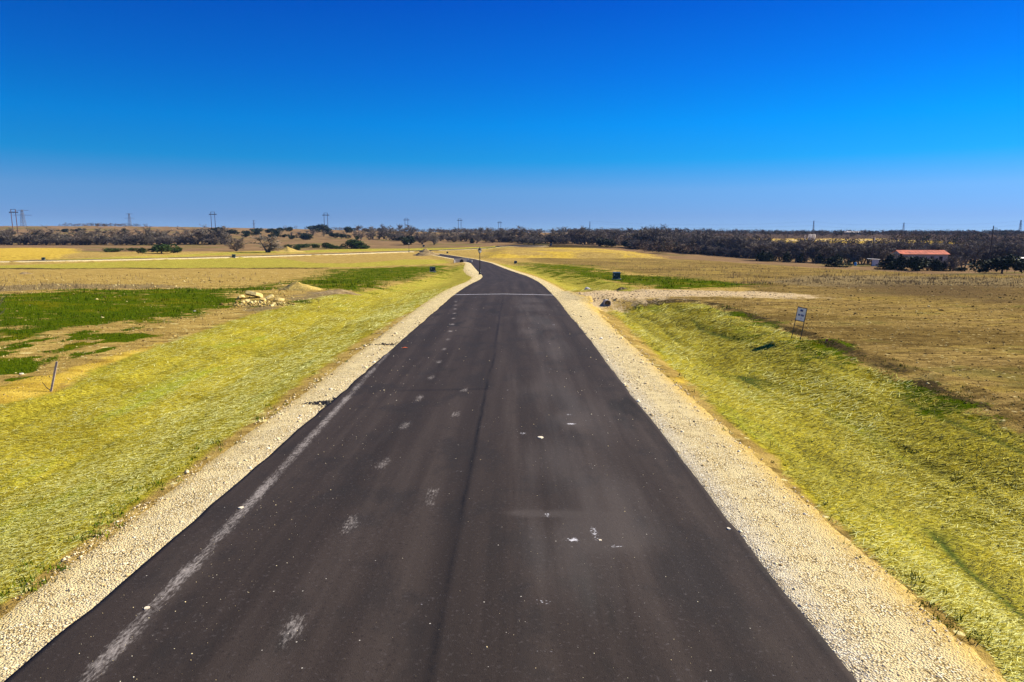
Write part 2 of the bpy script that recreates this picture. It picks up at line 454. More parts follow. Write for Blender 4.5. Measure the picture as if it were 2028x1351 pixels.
def road_material(name='asphalt'):
    g = NT(name); P = g.pos
    d = g.attr('across'); s_ = g.attr('along')
    cb = g.n('ShaderNodeCombineXYZ'); g.set(cb.inputs[0], d); g.set(cb.inputs[1], s_); uv = cb.outputs[0]
    lane = g.noise(g.scale(uv, (1.5, .05, 1)), 1.0, 4, .55)
    blot = g.noise(g.scale(uv, (.7, .22, 1)), 1.0, 4, .55)
    grain = g.noise(P, 90, 3, .7); g2 = g.noise(P, 22, 3, .6)
    c = g.ramp(lane, [(.32, (.023, .0205, .0215)), (.50, (.035, .0305, .0315)), (.68, (.052, .046, .047))])
    c = g.mix(g.rng(blot, .40, .30), c, (.021, .0205, .0215))
    c = g.mix(g.rng(blot, .60, .75, 0, .55), c, (.062, .056, .055))
    c = g.mix(g.rng(grain, .60, .78, 0, .6), c, (.085, .078, .074))
    c = g.mix(g.rng(grain, .42, .28, 0, .7), c, (.012, .011, .0115))
    c = g.tint(c, (1.10, .94, .70))
    c = g.mix(g.rng(g.noise(g.scale(uv, (.9, .5, 1)), .9, 5, .65), .52, .36, 0, .6), c, (.024, .0205, .0175))
    c = g.mix(g.rng(g2, .58, .72, 0, .5), c, (.090, .076, .068))
    c = g.mix(g.rng(g2, .42, .30, 0, .55), c, (.018, .014, .012))
    c = g.mix(g.math('MULTIPLY', g.attr('seam'), g.rng(g2, .25, .55)), c, (.009, .008, .008))
    # white limestone specks and dust
    sp_ = g.voro(P, 7.0); spc = g.n('ShaderNodeSeparateColor'); g.set(spc.inputs[0], g.voro(P, 7.0, 'Color'))
    speck = g.math('MULTIPLY', g.rng(sp_, .075, .045), g.rng(spc.outputs[1], .84, .86))
    c = g.mix(g.math('MULTIPLY', speck, .8), c, (.62, .56, .44))
    dn = g.math('ADD', g.math('MULTIPLY', g.math('SUBTRACT', g.noise(g.scale(uv, (1.0, .30, 1)), 30, 5, .8), .5), 2.6), g.math('MULTIPLY', g.math('SUBTRACT', g.noise(g.scale(uv, (1.0, .5, 1)), 5, 3, .6), .5), .8))
    du = g.rng(g.math('ADD', g.attr('dust'), dn), .55, 1.35)
    c = g.mix(g.math('MULTIPLY', du, .72), c, (.42, .37, .31))
    du2 = g.rng(g.math('ADD', g.attr('chalk'), g.math('MULTIPLY', g.math('SUBTRACT', g.noise(P, 26, 4, .7), .5), 1.8)), .50, .80)
    c = g.mix(g.math('MULTIPLY', du2, .92), c, (.74, .72, .70))
    pl = g.rng(g.math('ADD', g.attr('film'), g.math('MULTIPLY', g.math('SUBTRACT', g.noise(g.scale(uv, (2.2, .16, 1)), 1.0, 5, .6), .5), 1.6)), .2, 1.1, 0, .17)
    c = g.mix(pl, c, (.20, .172, .145))
    g.color(c)
    g.b.inputs['Roughness'].default_value = .85; g.b.inputs['Specular IOR Level'].default_value = .12
    g.bump(g.math('ADD', grain, g.math('MULTIPLY', g2, .6)), .55, .012)
    return g.m

def gravel_material():
    g = NT('limestone_gravel'); P = g.pos
    v = g.voro(P, 44); vc = g.n('ShaderNodeSeparateColor'); g.set(vc.inputs[0], g.voro(P, 44, 'Color'))
    f = g.noise(P, 1.3, 5, .6)
    c = g.ramp(vc.outputs[0], [(.05, (.44, .32, .15)), (.40, (.66, .52, .28)), (.75, (.78, .65, .40)), (1.0, (.82, .76, .60))])
    c = g.mix(g.rng(v, .42, .70), c, (.20, .145, .075))
    c = g.mix(g.rng(g.noise(P, 2.6, 5, .65), .45, .60, 0, .85), c, g.ramp(g.noise(P, 60, 3, .7), [(.3, (.46, .36, .19)), (.6, (.68, .56, .33))]))
    c = g.mix(g.math('MULTIPLY', g.attr('outer'), g.rng(f, .22, .52)), c, g.ramp(g.noise(P, 9, 4, .7), [(.35, (.36, .225, .045)), (.65, (.62, .43, .115))]))
    c = g.mix(g.math('MULTIPLY', g.attr('grey'), .55), c, g.ramp(vc.outputs[0], [(0, (.20, .18, .17)), (1, (.68, .64, .60))]))
    g.color(g.tint(c, (1.14, 1.14, .98)))
    g.b.inputs['Roughness'].default_value = .95; g.b.inputs['Specular IOR Level'].default_value = .0
    g.bump(g.math('SUBTRACT', g.noise(P, 12, 4, .6), v), .7, .03)
    return g.m

M = {}
M['ground'] = ground_material()
M['road'] = road_material()
M['gravel'] = gravel_material()
M['black'] = plain('black_metal', (.012, .012, .013), .45, .3, 5, 0, .5)
M['box_green'] = plain('green_enamel', (.012, .040, .030), .45, .2, 3, 0, .5)
M['concrete'] = plain('concrete', (.48, .44, .36), .9, .18, 4)
M['white_board'] = plain('white_board', (.92, .84, .66), .55, .03, 2)
M['navy'] = plain('navy_print', (.030, .050, .16), .6, .35, 60)
M['grey_print'] = plain('grey_blue_print', (.16, .18, .26), .6, .45, 60)
M['red_print'] = plain('pink_print', (.70, .56, .58), .6, .08, 60)
M['wood'] = plain('weathered_wood', (.46, .36, .29), .85, .35, 9)
M['pole_wood'] = plain('pole_wood', (.055, .038, .030), .85, .3, 2)
M['rust_steel'] = plain('rusty_steel', (.13, .060, .045), .7, .3, .8)
M['steel'] = plain('grey_steel', (.20, .21, .23), .5, .2, .5, .3)
M['white_paint'] = plain('white_paint', (.84, .78, .66), .6, .06, 1)
M['lilac_metal'] = plain('pale_sheet_metal', (.95, .82, .62), .5, .06, 2)
M['red_roof'] = plain('rusty_red_roof', (.50, .125, .050), .75, .45, .55)
M['pale_wall'] = plain('pale_wall', (.40, .35, .29), .85, .15, .6)
M['barn_dark'] = plain('near_black', (.02, .018, .016), .9, .2, 2)  # near-black paints unlit depth of openings; also the dark shed side
M['blue_plastic'] = plain('blue_plastic', (.02, .28, .62), .4, .1, 2)
M['pale_stone'] = plain('pale_limestone', (.72, .62, .42), .9, .15, 8)
M['orange'] = plain('orange_scrap', (.80, .16, .03), .6, .15, 20)
M['red_flag'] = plain('red_flag', (.75, .05, .06), .6, .1, 20)
M['tar'] = plain('tar_crumbs', (.012, .011, .011), .8, .3, 30)
g = NT('glass_pane'); g.color((.88, .86, .82)); g.b.inputs['Roughness'].default_value = .35; g.b.inputs['Alpha'].default_value = 1; M['lamp_glass'] = g.m
g = NT('limestone'); oc = g.n('ShaderNodeTexCoord').outputs['Object']
nf = g.noise(oc, 5, 6, .65); g.color(g.ramp(nf, [(.28, (.30, .20, .060)), (.5, (.66, .50, .17)), (.75, (.84, .70, .32))])); g.bump(nf, .6, .05); M['limestone'] = g.m
g = NT('heaped_soil'); nf = g.noise(g.pos, 4.5, 6, .7); g.color(g.ramp(nf, [(.28, (.26, .16, .030)), (.5, (.58, .41, .09)), (.75, (.78, .60, .19))])); g.bump(nf, .8, .12); M['mound'] = g.m
g = NT('brown_heap'); nf = g.noise(g.pos, 2.5, 6, .7); g.color(g.ramp(nf, [(.28, (.09, .060, .024)), (.5, (.29, .20, .080)), (.75, (.56, .43, .20))])); g.bump(nf, .8, .15); M['mound_brown'] = g.m
M['straw'] = by_attr('straw_blades', [(0, (.045, .045, .007)), (.25, (.21, .185, .024)), (.55, (.54, .45, .075)), (.8, (.74, .64, .17)), (1, (.88, .84, .46))], .6, .08, (1.04, 1.08, .70))
M['grass'] = by_attr('grass_blades', [(0, (.020, .055, .005)), (.5, (.060, .125, .011)), (1, (.17, .23, .025))], .7, .03, (1.35, 1.1, .4))
M['drygrass'] = by_attr('dry_weeds', [(0, (.12, .085, .040)), (.5, (.28, .20, .090)), (1, (.46, .35, .17))], .8)
M['stones'] = by_attr('gravel_stones', [(0, (.10, .085, .07)), (.10, (.38, .27, .13)), (.45, (.66, .52, .29)), (.8, (.78, .67, .44)), (1, (.84, .79, .68))], .9, .05, (1.1, 1.08, .95))
M['rubble'] = by_attr('tan_rubble', [(0, (.16, .10, .05)), (.35, (.42, .30, .15)), (.75, (.66, .51, .29)), (1, (.80, .70, .48))], .95, .02)
M['clods'] = by_attr('soil_clods', [(0, (.05, .032, .014)), (.4, (.17, .115, .050)), (.75, (.34, .25, .11)), (1, (.62, .53, .34))], .95, .02, (1.3, 1.25, .85))

# ------------------------------------------------------------------ cover masks from outlines on the ground
def poly_on_ground(px):
    pts = []
    for (x0, y0), (x1, y1) in zip(px, px[1:] + px[:1]):
        n = max(1, int(math.hypot(x1 - x0, y1 - y0) / 40))
        pts += [(x0 + (x1 - x0) * k / n, y0 + (y1 - y0) * k / n) for k in range(n)]
    a = np.array(pts, float)
    Q, _ = ground(a[:, 0], a[:, 1])
    return Q[:, :2]
def sdf(x, y, P):
    """signed distance (inside > 0) to a closed outline"""
    inside = np.zeros(len(x), bool); best = np.full(len(x), 1e9)
    for (ax, ay), (bx, by) in zip(P, np.roll(P, -1, 0)):
        dx, dy = bx - ax, by - ay
        t = np.clip(((x - ax) * dx + (y - ay) * dy) / (dx * dx + dy * dy + 1e-12), 0, 1)
        best = np.minimum(best, (x - ax - t * dx) ** 2 + (y - ay - t * dy) ** 2)
        c = ((ay > y) != (by > y))
        inside ^= c & (x < (bx - ax) * (y - ay) / (by - ay + 1e-12) + ax)
    return np.where(inside, 1, -1) * np.sqrt(best)
OUT = {
 'straw': [
  [(-120, 1290), (-120, 818), (0, 800), (110, 778), (180, 735), (300, 690), (423, 647), (520, 616), (551, 611), (644, 586), (746, 574), (831, 554), (880, 538), (905, 527), (925, 524), (932, 532), (948, 549), (936, 562), (880, 586), (828, 610), (770, 640), (690, 690), (600, 757), (470, 850), (330, 955), (150, 1085), (0, 1195)],
  [(985, 522), (1040, 526), (1110, 538), (1170, 548), (1231, 562), (1267, 572), (1200, 577), (1136, 579), (1108, 567), (1060, 545), (1010, 532)],
  [(1209, 615), (1256, 602), (1333, 597), (1397, 604), (1461, 629), (1560, 660), (1640, 695), (1750, 742), (1850, 785), (2028, 856), (2150, 910), (2150, 1400), (2010, 1358), (1974, 1302), (1874, 1212), (1757, 1122), (1674, 1049), (1573, 959), (1527, 902), (1429, 828), (1372, 762), (1302, 703)],
  [(-60, 528), (90, 523), (300, 516), (480, 510), (560, 512), (640, 524), (640, 530), (300, 532), (-60, 533)],
  [(500, 519), (700, 522), (800, 514), (880, 514), (890, 520), (860, 523), (700, 529), (500, 530)],
  [(80, 515), (300, 507), (480, 499), (700, 493.5), (900, 491), (990, 487), (1060, 486), (960, 494), (790, 496.5), (480, 503), (300, 511), (80, 518)]],
 'green': [
  [(-100, 590), (0, 586), (154, 577), (256, 575), (385, 571), (520, 567), (603, 555), (680, 533), (760, 529), (833, 528), (897, 526), (898, 534), (833, 546), (782, 556), (756, 567), (713, 577), (667, 572), (623, 569), (577, 564), (526, 574), (500, 577), (474, 598), (385, 616), (308, 634), (218, 639), (103, 659), (0, 680), (-100, 700)],
  [(1026, 520), (1154, 526), (1231, 543), (1282, 546), (1359, 551), (1487, 564), (1410, 569), (1308, 572), (1262, 563), (1200, 556), (1154, 551), (1077, 536)],
  [(520, 601), (590, 597), (600, 600), (550, 604)],
  [(1430, 612), (1500, 630), (1590, 662), (1690, 700), (1765, 730), (1750, 734), (1660, 703), (1580, 674), (1490, 639)],
  [(1800, 752), (1900, 790), (2028, 838), (2028, 848), (1900, 798)]],
 'patchy': [[(-120, 690), (0, 672), (150, 650), (300, 632), (340, 664), (330, 675), (250, 690), (160, 715), (40, 770), (-120, 810)]],
 'soil': [
  [(1240, 599), (1300, 590), (1440, 583), (1500, 572), (1420, 560), (1300, 545), (1160, 527), (1060, 519), (1040, 512), (1250, 511), (1400, 516), (1600, 530), (1720, 535), (1850, 543), (2150, 548), (2250, 560), (2250, 960), (2028, 852), (1850, 775), (1700, 715), (1590, 668), (1470, 628), (1400, 600)]],
 'weeds': [[(1500, 560), (1600, 545), (1800, 548), (2100, 553), (2100, 572), (1800, 570), (1600, 566)],
           [(-50, 570), (100, 560), (300, 563), (380, 569), (150, 575), (-50, 582)],
           [(560, 592), (620, 578), (690, 577), (700, 583), (640, 592), (590, 600)],
           [(470, 604), (520, 602), (560, 612), (500, 622)]],
 'clay': [[(-60, 493), (60, 491), (150, 492), (155, 500), (120, 512), (60, 514), (-60, 520)],
          [(965, 512), (960, 500), (1060, 496), (1150, 498), (1250, 503), (1320, 508), (1180, 512), (1060, 511)],
          [(1090, 488), (1250, 498), (1300, 506), (1220, 505), (1080, 494)],
          [(1333, 748), (1360, 744), (1378, 757), (1362, 764), (1340, 758)],
          [(-120, 800), (0, 760), (120, 740), (230, 700), (320, 680), (250, 712), (150, 750), (100, 790), (-120, 840)]],
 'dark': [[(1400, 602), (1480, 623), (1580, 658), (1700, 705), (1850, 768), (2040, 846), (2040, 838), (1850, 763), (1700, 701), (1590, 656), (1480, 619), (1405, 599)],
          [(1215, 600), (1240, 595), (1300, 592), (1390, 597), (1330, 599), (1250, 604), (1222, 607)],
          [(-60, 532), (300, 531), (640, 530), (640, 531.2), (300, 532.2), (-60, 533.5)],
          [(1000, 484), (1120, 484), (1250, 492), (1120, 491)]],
 'damp': [[(1600, 562), (1800, 564), (2100, 566), (2100, 604), (1900, 598), (1700, 585)]],
 'gravel': [[(1092, 586), (1140, 580), (1200, 576), (1300, 574), (1420, 576), (1560, 580), (1660, 583), (1660, 591), (1500, 589), (1380, 587), (1260, 591), (1225, 596), (1216, 606), (1196, 611), (1150, 605), (1110, 600)]],
}
OUTG = {k: [poly_on_ground(p) for p in v] for k, v in OUT.items()}
OUTG['gravel'].append(np.array([(228, 588), (330, 575), (345, 590), (300, 606), (230, 604)], float))
OUTG['clay'].append(np.array([(215, 540), (345, 520), (360, 575), (330, 625), (215, 630)], float))
def cover(x, y):
    """every mask at the points x, y (0..1, one half = the outline)"""
    w = .12 + .014 * np.abs(y)
    res = {}
    for k, polys in OUTG.items():
        best = np.full(len(x), -1e9)
        for P in polys:
            lo = P.min(0) - 8; hi = P.max(0) + 8
            pad = .06 * np.abs(P[:, 1]).max(); lo -= pad; hi += pad
            m = (x > lo[0]) & (x < hi[0]) & (y > lo[1]) & (y < hi[1])
            if m.any(): best[m] = np.maximum(best[m], sdf(x[m], y[m], P))
        res[k] = np.clip(.5 + best / (2 * w * {'green': 3.6, 'damp': 7.0, 'gravel': 4.0, 'weeds': 3.5}.get(k, 2.5)), -.6, 1.6)
    pt = np.clip(res.pop('patchy'), 0, 1)
    patch = pt * (.57 + 2.0 * fbm(x * 1.5, y * .9, 77, 3)) - (1 - pt) * 1
    res['green'] = np.maximum(res['green'] + .9 * fbm(x * .55, y * .4, 78, 3), patch)
    # pasture beyond the building plots, and the valley floor to the right
    ps = .5 + (y - (372 + 18 * fbm(x * .02, x * .0, 5, 2) - 55 * smooth(-x, 60, 160))) / 40
    ps = np.maximum(ps, .5 + (y - (150 + .3 * np.maximum(0, 110 - x))) / 30 * smooth(x, 55, 75) - (1 - smooth(x, 55, 75)) * 2)
    res['pasture'] = np.clip(ps, -.6, 1.6)
    res['clay'] = np.where((x > -30) & (y > 120) & (y < 420), np.minimum(res['clay'], .50 + 1.1 * fbm(x * .06, y * .12, 88, 3)), res['clay'])
    res['gravel'] = res['gravel'] - 1.1 * smooth(x, 14, 44) * (y < 90)
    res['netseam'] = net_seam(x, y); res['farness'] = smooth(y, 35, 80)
    # leaf litter under the wood
    lt = smooth(x, 60 + .02 * y, 90 + .03 * y) * smooth(y, 285 + 60 * (1 - smooth(x, 90, 200)), 330 + 60 * (1 - smooth(x, 90, 200)))
    fld = smooth(x, .34 * y, .36 * y) * (1 - smooth(x, .53 * y, .56 * y)) * smooth(y, 500, 530) * (1 - smooth(y, 635, 660))
    res['litter'] = np.maximum(lt, smooth(y, 1150, 1400) * smooth(x, -200, 0)) * (1 - fld)
    return res

# ------------------------------------------------------------------ ground sheet
rows = [-60, -30, -15, -8, -4, -1, 1, 2.2, 3.2]
yv = 4.0
while yv < 5600:
    rows.append(yv); yv += min(max(.055, .00075 * yv * yv), .0135 * yv)
rows = np.array(rows); NC = 760
tt = np.linspace(-1, 1, NC)
GX = tt[None, :] * (7 + .98 * np.abs(rows))[:, None]
GY = np.repeat(rows[:, None], NC, 1)
gx, gy = GX.ravel(), GY.ravel()
gzv = terrain(gx, gy)
NR = len(rows)
idx = np.arange(NR * NC).reshape(NR, NC)
F = np.stack([idx[:-1, :-1], idx[:-1, 1:], idx[1:, 1:], idx[1:, :-1]], -1).reshape(-1, 4)
cov = cover(gx, gy)
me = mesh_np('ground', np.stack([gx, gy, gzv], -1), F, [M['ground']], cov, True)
tag(link('ground', me), 'bare dirt, straw covered verges and grass fields of an unbuilt subdivision', kind='structure')
del GX, GY

# ------------------------------------------------------------------ roads
def strip(name, ys, us, xfun, zfun, mat, attrs_fun, skirt=.06):
    """rows along ys, columns us in 0..1"""
    S, U = np.meshgrid(ys, us, indexing='ij')
    X, Y = xfun(S, U); Z = zfun(X.ravel(), Y.ravel()).reshape(X.shape)
    n, m = S.shape
    V = np.stack([X, Y, Z], -1).reshape(-1, 3)
    I = np.arange(n * m).reshape(n, m)
    Fq = np.stack([I[:-1, :-1], I[:-1, 1:], I[1:, 1:], I[1:, :-1]], -1).reshape(-1, 4)
    at_ = attrs_fun(X.ravel(), Y.ravel())
    # side skirts give the sheet its thickness
    ex = []
    base = n * m
    for col in (0, m - 1):
        V = np.vstack([V, V[I[:, col]] - np.array([0, 0, skirt])])
        J = base + np.arange(n); base += n
        q = np.stack([I[:-1, col], I[1:, col], J[1:], J[:-1]], -1)
        ex.append(q if col == 0 else q[:, ::-1])
        at_ = {k: np.concatenate([v, v[I[:, col]]]) for k, v in at_.items()}
    return link(name, mesh_np(name, V, np.vstack([Fq] + ex), [mat], at_, True))

ys = np.concatenate([np.arange(-50, 4, 3.0), np.arange(4, 32, .06), np.arange(32, 62, .14), np.arange(62, 334.6, .8)])
us = np.linspace(0, 1, 105)
def rd_x(S, U):
    hw = road_hw(S)
    e = .05 * (vnoise(S * 1.7, S * 0 + 2.2, 91) - .5) + .05 * (vnoise(S * .35, S * 0 + 9.1, 92) - .5)
    e2 = .04 * (vnoise(S * 1.9, S * 0 + 5.2, 93) - .5) + .07 * (vnoise(S * .3, S * 0 + 1.1, 94) - .5)
    d = -hw + e + U * (2 * hw - e + e2)
    return road_x(S) + d / road_cos(S), S
def surf_z(x, y):
    d = np.abs(road_d(x, y))
    on = 1 - smooth(y, 300, 335)
    cd, _ = seg_dist(x, y, CROSS)
    return base_z(x, y) - on * .016 * np.minimum(d, 6) + .65 * (1 - smooth(cd, 4.9, 8.2)) + .045 + .012 * (vnoise(x * .5, y * .25, 61) - .5)
def blob(x, y, cx, cy, rx, ry, p=1.0): return p * np.exp(-((x - cx) / rx) ** 2 - ((y - cy) / ry) ** 2)
def road_attrs(x, y):
    d = road_d(x, y)
    seam = np.exp(-((d - .02 - .10 * (vnoise(y * .12, y * 0, 14) - .5)) / .035) ** 2) * (1 - smooth(y, 40, 60))
    seam += .16 * np.exp(-((d + .05) / .28) ** 2) * vnoise(y * .3, d * 1.0, 15) * (1 - smooth(y, 30, 60))
    seam += .5 * np.exp(-((y - 17.9 - .02 * d) / .10) ** 2) * smooth(-d, -.3, .2) * smooth(d, -3, -2)
    # straight trail of dust along the left edge
    cl = -3.15 - .034 * (y - 5.5)
    fade = 1 - smooth(y, 26.5, 28.5)
    dust = .72 * np.exp(-np.abs((d - cl) / .12) ** 3) * fade * (.75 + .5 * vnoise(y * 1.3, y * 0, 33))
    dust += .20 * np.exp(-((d + 3.3) / .45) ** 2) * fade
    # wheel prints, one each turn of the wheel
    for k, yy in enumerate(np.arange(6.5, 47, 2.62)):
        sl_ = -.3 * (yy - 6.5) / 14 if yy < 20 else -.3 - 2.3 * ((yy - 20) / 25) ** 1.4
        dust += blob(d, y, -1.52 + sl_ * .6, yy, .16, .50 if yy < 30 else .45, .88 if yy < 30 else 1.1)
        if yy < 20: dust += .95 * np.exp(-((y - yy - 1.0) / .45) ** 4) * sum(np.exp(-((d + .50 - j * .075 + .1 * (yy - 7) / 10) / .022) ** 2) for j in (-1, 0, 1)) * (1 if k % 1 == 0 else 0)
    # dusty line across the road at the driveway
    yl = 52.6 - .05 * (d - 3.8) - .10 * d * d / 3.8 * .6
    chalk = 1.05 * np.exp(-((y - yl) / .16) ** 2)
    for cx, cy, rx, ry, p in [(1.55, 8.62, .10, .07, 1.1), (1.86, 8.9, .07, .25, .8), (2.1, 8.45, .22, .07, .6), (2.0, 14.5, .16, .10, .9), (2.02, 15.3, .13, .14, .6), (.95, 13.7, .12, .12, .7), (2.4, 12.9, .12, .06, .4), (1.9, 20.9, .14, .07, .5), (.2, 9.55, .2, .08, .45), (1.2, 9.4, .3, .07, .4), (1.0, 44, .4, .12, .6), (1.0, 41.5, .35, .12, .6), (2.2, 53.6, .8, .2, .5), (-.4, 51, .9, .2, .5), (-2.0, 49.5, .7, .2, .5), (-3.2, 47.0, .4, .2, .6)]:
        chalk = chalk + blob(d, y, cx, cy, rx, ry, p * .9)
    r = np.random.default_rng(12)
    for k in range(70):
        chalk = chalk + blob(d, y, r.uniform(-.3, 3.4), r.uniform(5.4, 18) if k % 3 else r.uniform(18, 40), r.uniform(.05, .13), r.uniform(.05, .09), r.uniform(.25, .55))
    film = np.exp(-((d - 1.9) / 1.3) ** 2) * smooth(y, 5, 8) * (1 - smooth(y, 40, 70)) * (.3 + .8 * vnoise(y * .5, d * .8, 71)) + .25 * np.exp(-((d + 1.6) / .8) ** 2) + blob(d, y, 2.0, 8.8, .55, .45, 1.0) + blob(d, y, 2.05, 14.9, .35, .6, .9) + blob(d, y, 1.2, 9.5, .9, .12, .7)
    return {'across': d, 'along': y, 'seam': seam, 'dust': dust, 'chalk': chalk, 'film': film}
rd = strip('road', ys, us, rd_x, surf_z, M['road'], road_attrs, .09)
tag(rd, 'dark new asphalt road running straight away and swinging left', kind='structure')

# the cross road with its turning circle
def resample(P, step):
    seg = np.hypot(*np.diff(P, axis=0).T); s = np.concatenate([[0], np.cumsum(seg)])
    q = np.arange(0, s[-1], step)
    return np.stack([np.interp(q, s, P[:, 0]), np.interp(q, s, P[:, 1])], -1)
def smooth_path(P, k=9):
    w = np.hanning(k + 2)[1:-1]; w /= w.sum(); h = k // 2
    return np.stack([np.convolve(np.pad(P[:, i], h, mode='edge'), w, 'valid') for i in (0, 1)], -1)
CP = smooth_path(resample(CROSS, 2.0), 9)
def cross_strip(name, lo, hi, mat, lift, attrs_fun, nu=9, cut=None):
    t = np.gradient(CP, axis=0); t /= np.hypot(t[:, 0], t[:, 1])[:, None]
    nrm_ = np.stack([-t[:, 1], t[:, 0]], -1)               # left of travel = away from the camera
    k = np.arange(len(CP))
    def xf(S, U):
        off = lo + (hi - lo) * U
        Pp = CP[S.astype(int)] + nrm_[S.astype(int)] * off[..., None]
        return Pp[..., 0], Pp[..., 1]
    return strip(name, k if cut is None else k[cut], np.linspace(0, 1, nu), xf, lambda x, y: terrain(x, y, False) + lift, mat, attrs_fun, .12)
def flat_road(x, y): 
    z = np.zeros(len(x)); return {'across': x * .3, 'along': y, 'seam': z, 'dust': z, 'chalk': z, 'film': z + .3}
o = cross_strip('cross_road', -3.1, 3.1, M['road'], .10, flat_road)
tag(o, 'far cross road running left from the junction', kind='structure')
th = np.linspace(0, 2 * np.pi, 73)[:-1]
def disc(name, c, r, mat, lift, attrs, inner=0):
    rr = np.array([inner if inner else .01, r * .5 if not inner else (r + inner) / 2, r, r + .01])
    V = []; 
    for q in rr:
        x = c[0] + q * np.cos(th); y = c[1] + q * np.sin(th)
        V.append(np.stack([x, y, terrain(x, y, False) + lift], -1))
    V[-1][:, 2] -= .15
    V = np.vstack(V); n = len(th); I = np.arange(4 * n).reshape(4, n)
    Fq = np.stack([I[:-1], I[1:], np.roll(I[1:], -1, 1), np.roll(I[:-1], -1, 1)], -1).reshape(-1, 4)
    return link(name, mesh_np(name, V, Fq[:, ::-1], [mat], attrs(V[:, 0], V[:, 1]), True))
tag(disc('turning_circle', CUL, CULR, M['road'], .13, flat_road), 'far asphalt turning circle at the end of the cross road', kind='structure')

# gravel shoulders
def shoulder(name, side):
    yy = np.concatenate([np.arange(-40, 4, 3.0), np.arange(4, 40, .10), np.arange(40, 70, .25), np.arange(70, 322, .8)])
    if side > 0: wy, wv = [-40, 6, 12, 25, 40, 46, 58, 75, 110, 140, 200, 320], [1.7, 1.7, 1.78, 1.9, 2.2, 2.4, 1.7, 1.5, 1.6, 1.6, 1.5, 1.2]
    else: wy, wv = [-40, 6, 12, 25, 40, 60, 80, 105, 125, 150, 200, 320], [1.0, 1.05, 1.15, 1.35, 1.6, 1.7, 1.4, 1.9, 2.9, 3.2, 1.8, 1.2]
    def xf(S, U):
        wd = np.interp(S, wy, wv) * (1 + .30 * (vnoise(S * .8, S * 0 + 3 * side, 101) - .5) + .12 * (vnoise(S * 3.5, S * 0 + side, 102) - .5))
        d = side * (road_hw(S) - .12 + U * (wd + .12))
        if side < 0: pass
        return road_x(S) + d / road_cos(S), S
    def zf(x, y):
        u = (np.abs(road_d(x, y)) - road_hw(y))
        zt = terrain(x, y, False)
        return zt + .024 + .02 * fbm(x * 2.2, y * 2.2, 111, 3) - .05 * (u < -.09) - .05 * smooth(u / np.interp(y, wy, wv), .72, 1.05)
    def af(x, y):
        u = (np.abs(road_d(x, y)) - road_hw(y)) / np.interp(y, wy, wv)
        return {'outer': smooth(u, .52, .95) * (.85 if side > 0 else .45), 'grey': (1 - smooth(u, .05, .32)) * (.9 if side > 0 else .25) * (1 - smooth(y, 14, 40))}
    uu = np.linspace(0, 1, 17)
    return strip(name, yy, uu if side > 0 else uu[::-1], xf, zf, M['gravel'], af, .05)
tag(shoulder('gravel_shoulder', 1), 'pale limestone gravel shoulder along the right edge of the road', kind='structure')
tag(shoulder('gravel_shoulder', -1), 'pale limestone gravel shoulder along the left edge of the road', kind='structure')
zf0 = lambda x, y: {'outer': np.zeros(len(x)), 'grey': np.zeros(len(x))}
_t = np.gradient(CP, axis=0); _t /= np.hypot(_t[:, 0], _t[:, 1])[:, None]
_q = CP + np.stack([_t[:, 1], -_t[:, 0]], -1) * 4.2
_hit = np.where((np.abs(road_d(_q[:, 0], np.minimum(_q[:, 1], 334))) < 5.2) & (_q[:, 1] < 345))[0]
_k = np.arange(len(CP))
tag(cross_strip('gravel_shoulder', -6.3, -2.95, M['gravel'], .06, zf0, 9, _k < _hit.min()), 'long white gravel shoulder on the near side of the far cross road, left of the junction', kind='structure')
tag(cross_strip('gravel_shoulder', -5.2, -2.95, M['gravel'], .06, zf0, 5, (_k > _hit.max()) & (np.hypot(CP[:, 0] - CUL[0], CP[:, 1] - CUL[1]) > CULR)), 'short white gravel shoulder of the far cross road between junction and turning circle', kind='structure')
tag(disc('gravel_shoulder', CUL, CULR + 1.6, M['gravel'], .07, zf0, CULR - .4), 'pale gravel ring round the far turning circle', kind='structure')

# ------------------------------------------------------------------ loose cover: straw, stones, clods, grass
def area_points(n, y0, y1, xr, seed, power=1.0):
    """n random ground points between two distances; density falls off with distance"""
    r = np.random.default_rng(seed)
    a, b = y0 ** -power, y1 ** -power
    y = (a + (b - a) * r.random(n)) ** (-1 / power)
    x = r.uniform(-1, 1, n) * np.minimum(xr, 3 + .85 * y)
    return x, y, r

def blades(name, x, y, length, width, ang, tilt, tone, mat, lift=.01, bend=.0):
    """flat narrow straws lying on the ground, two triangles each"""
    n = len(x); z = terrain(x, y) + lift
    ux, uy = np.cos(ang) * np.cos(tilt), np.sin(ang) * np.cos(tilt); uz = np.sin(tilt)
    px_, py_ = -np.sin(ang), np.cos(ang)
    c = np.stack([x, y, z], -1); u = np.stack([ux, uy, uz], -1) * length[:, None]; p = np.stack([px_, py_, np.zeros(n)], -1) * width[:, None]
    V = np.stack([c - u * .5 - p * .5, c - u * .5 + p * .5, c + u * .5 + p * .35, c + u * .5 - p * .35], 1)
    V[:, :, 2] += (np.abs(uz) * length * .5)[:, None]
    V = V.reshape(-1, 3)
    F_ = np.arange(4 * n).reshape(n, 4)
    return mesh_np(name, V, F_, [mat], {'tone': np.repeat(tone, 4)})

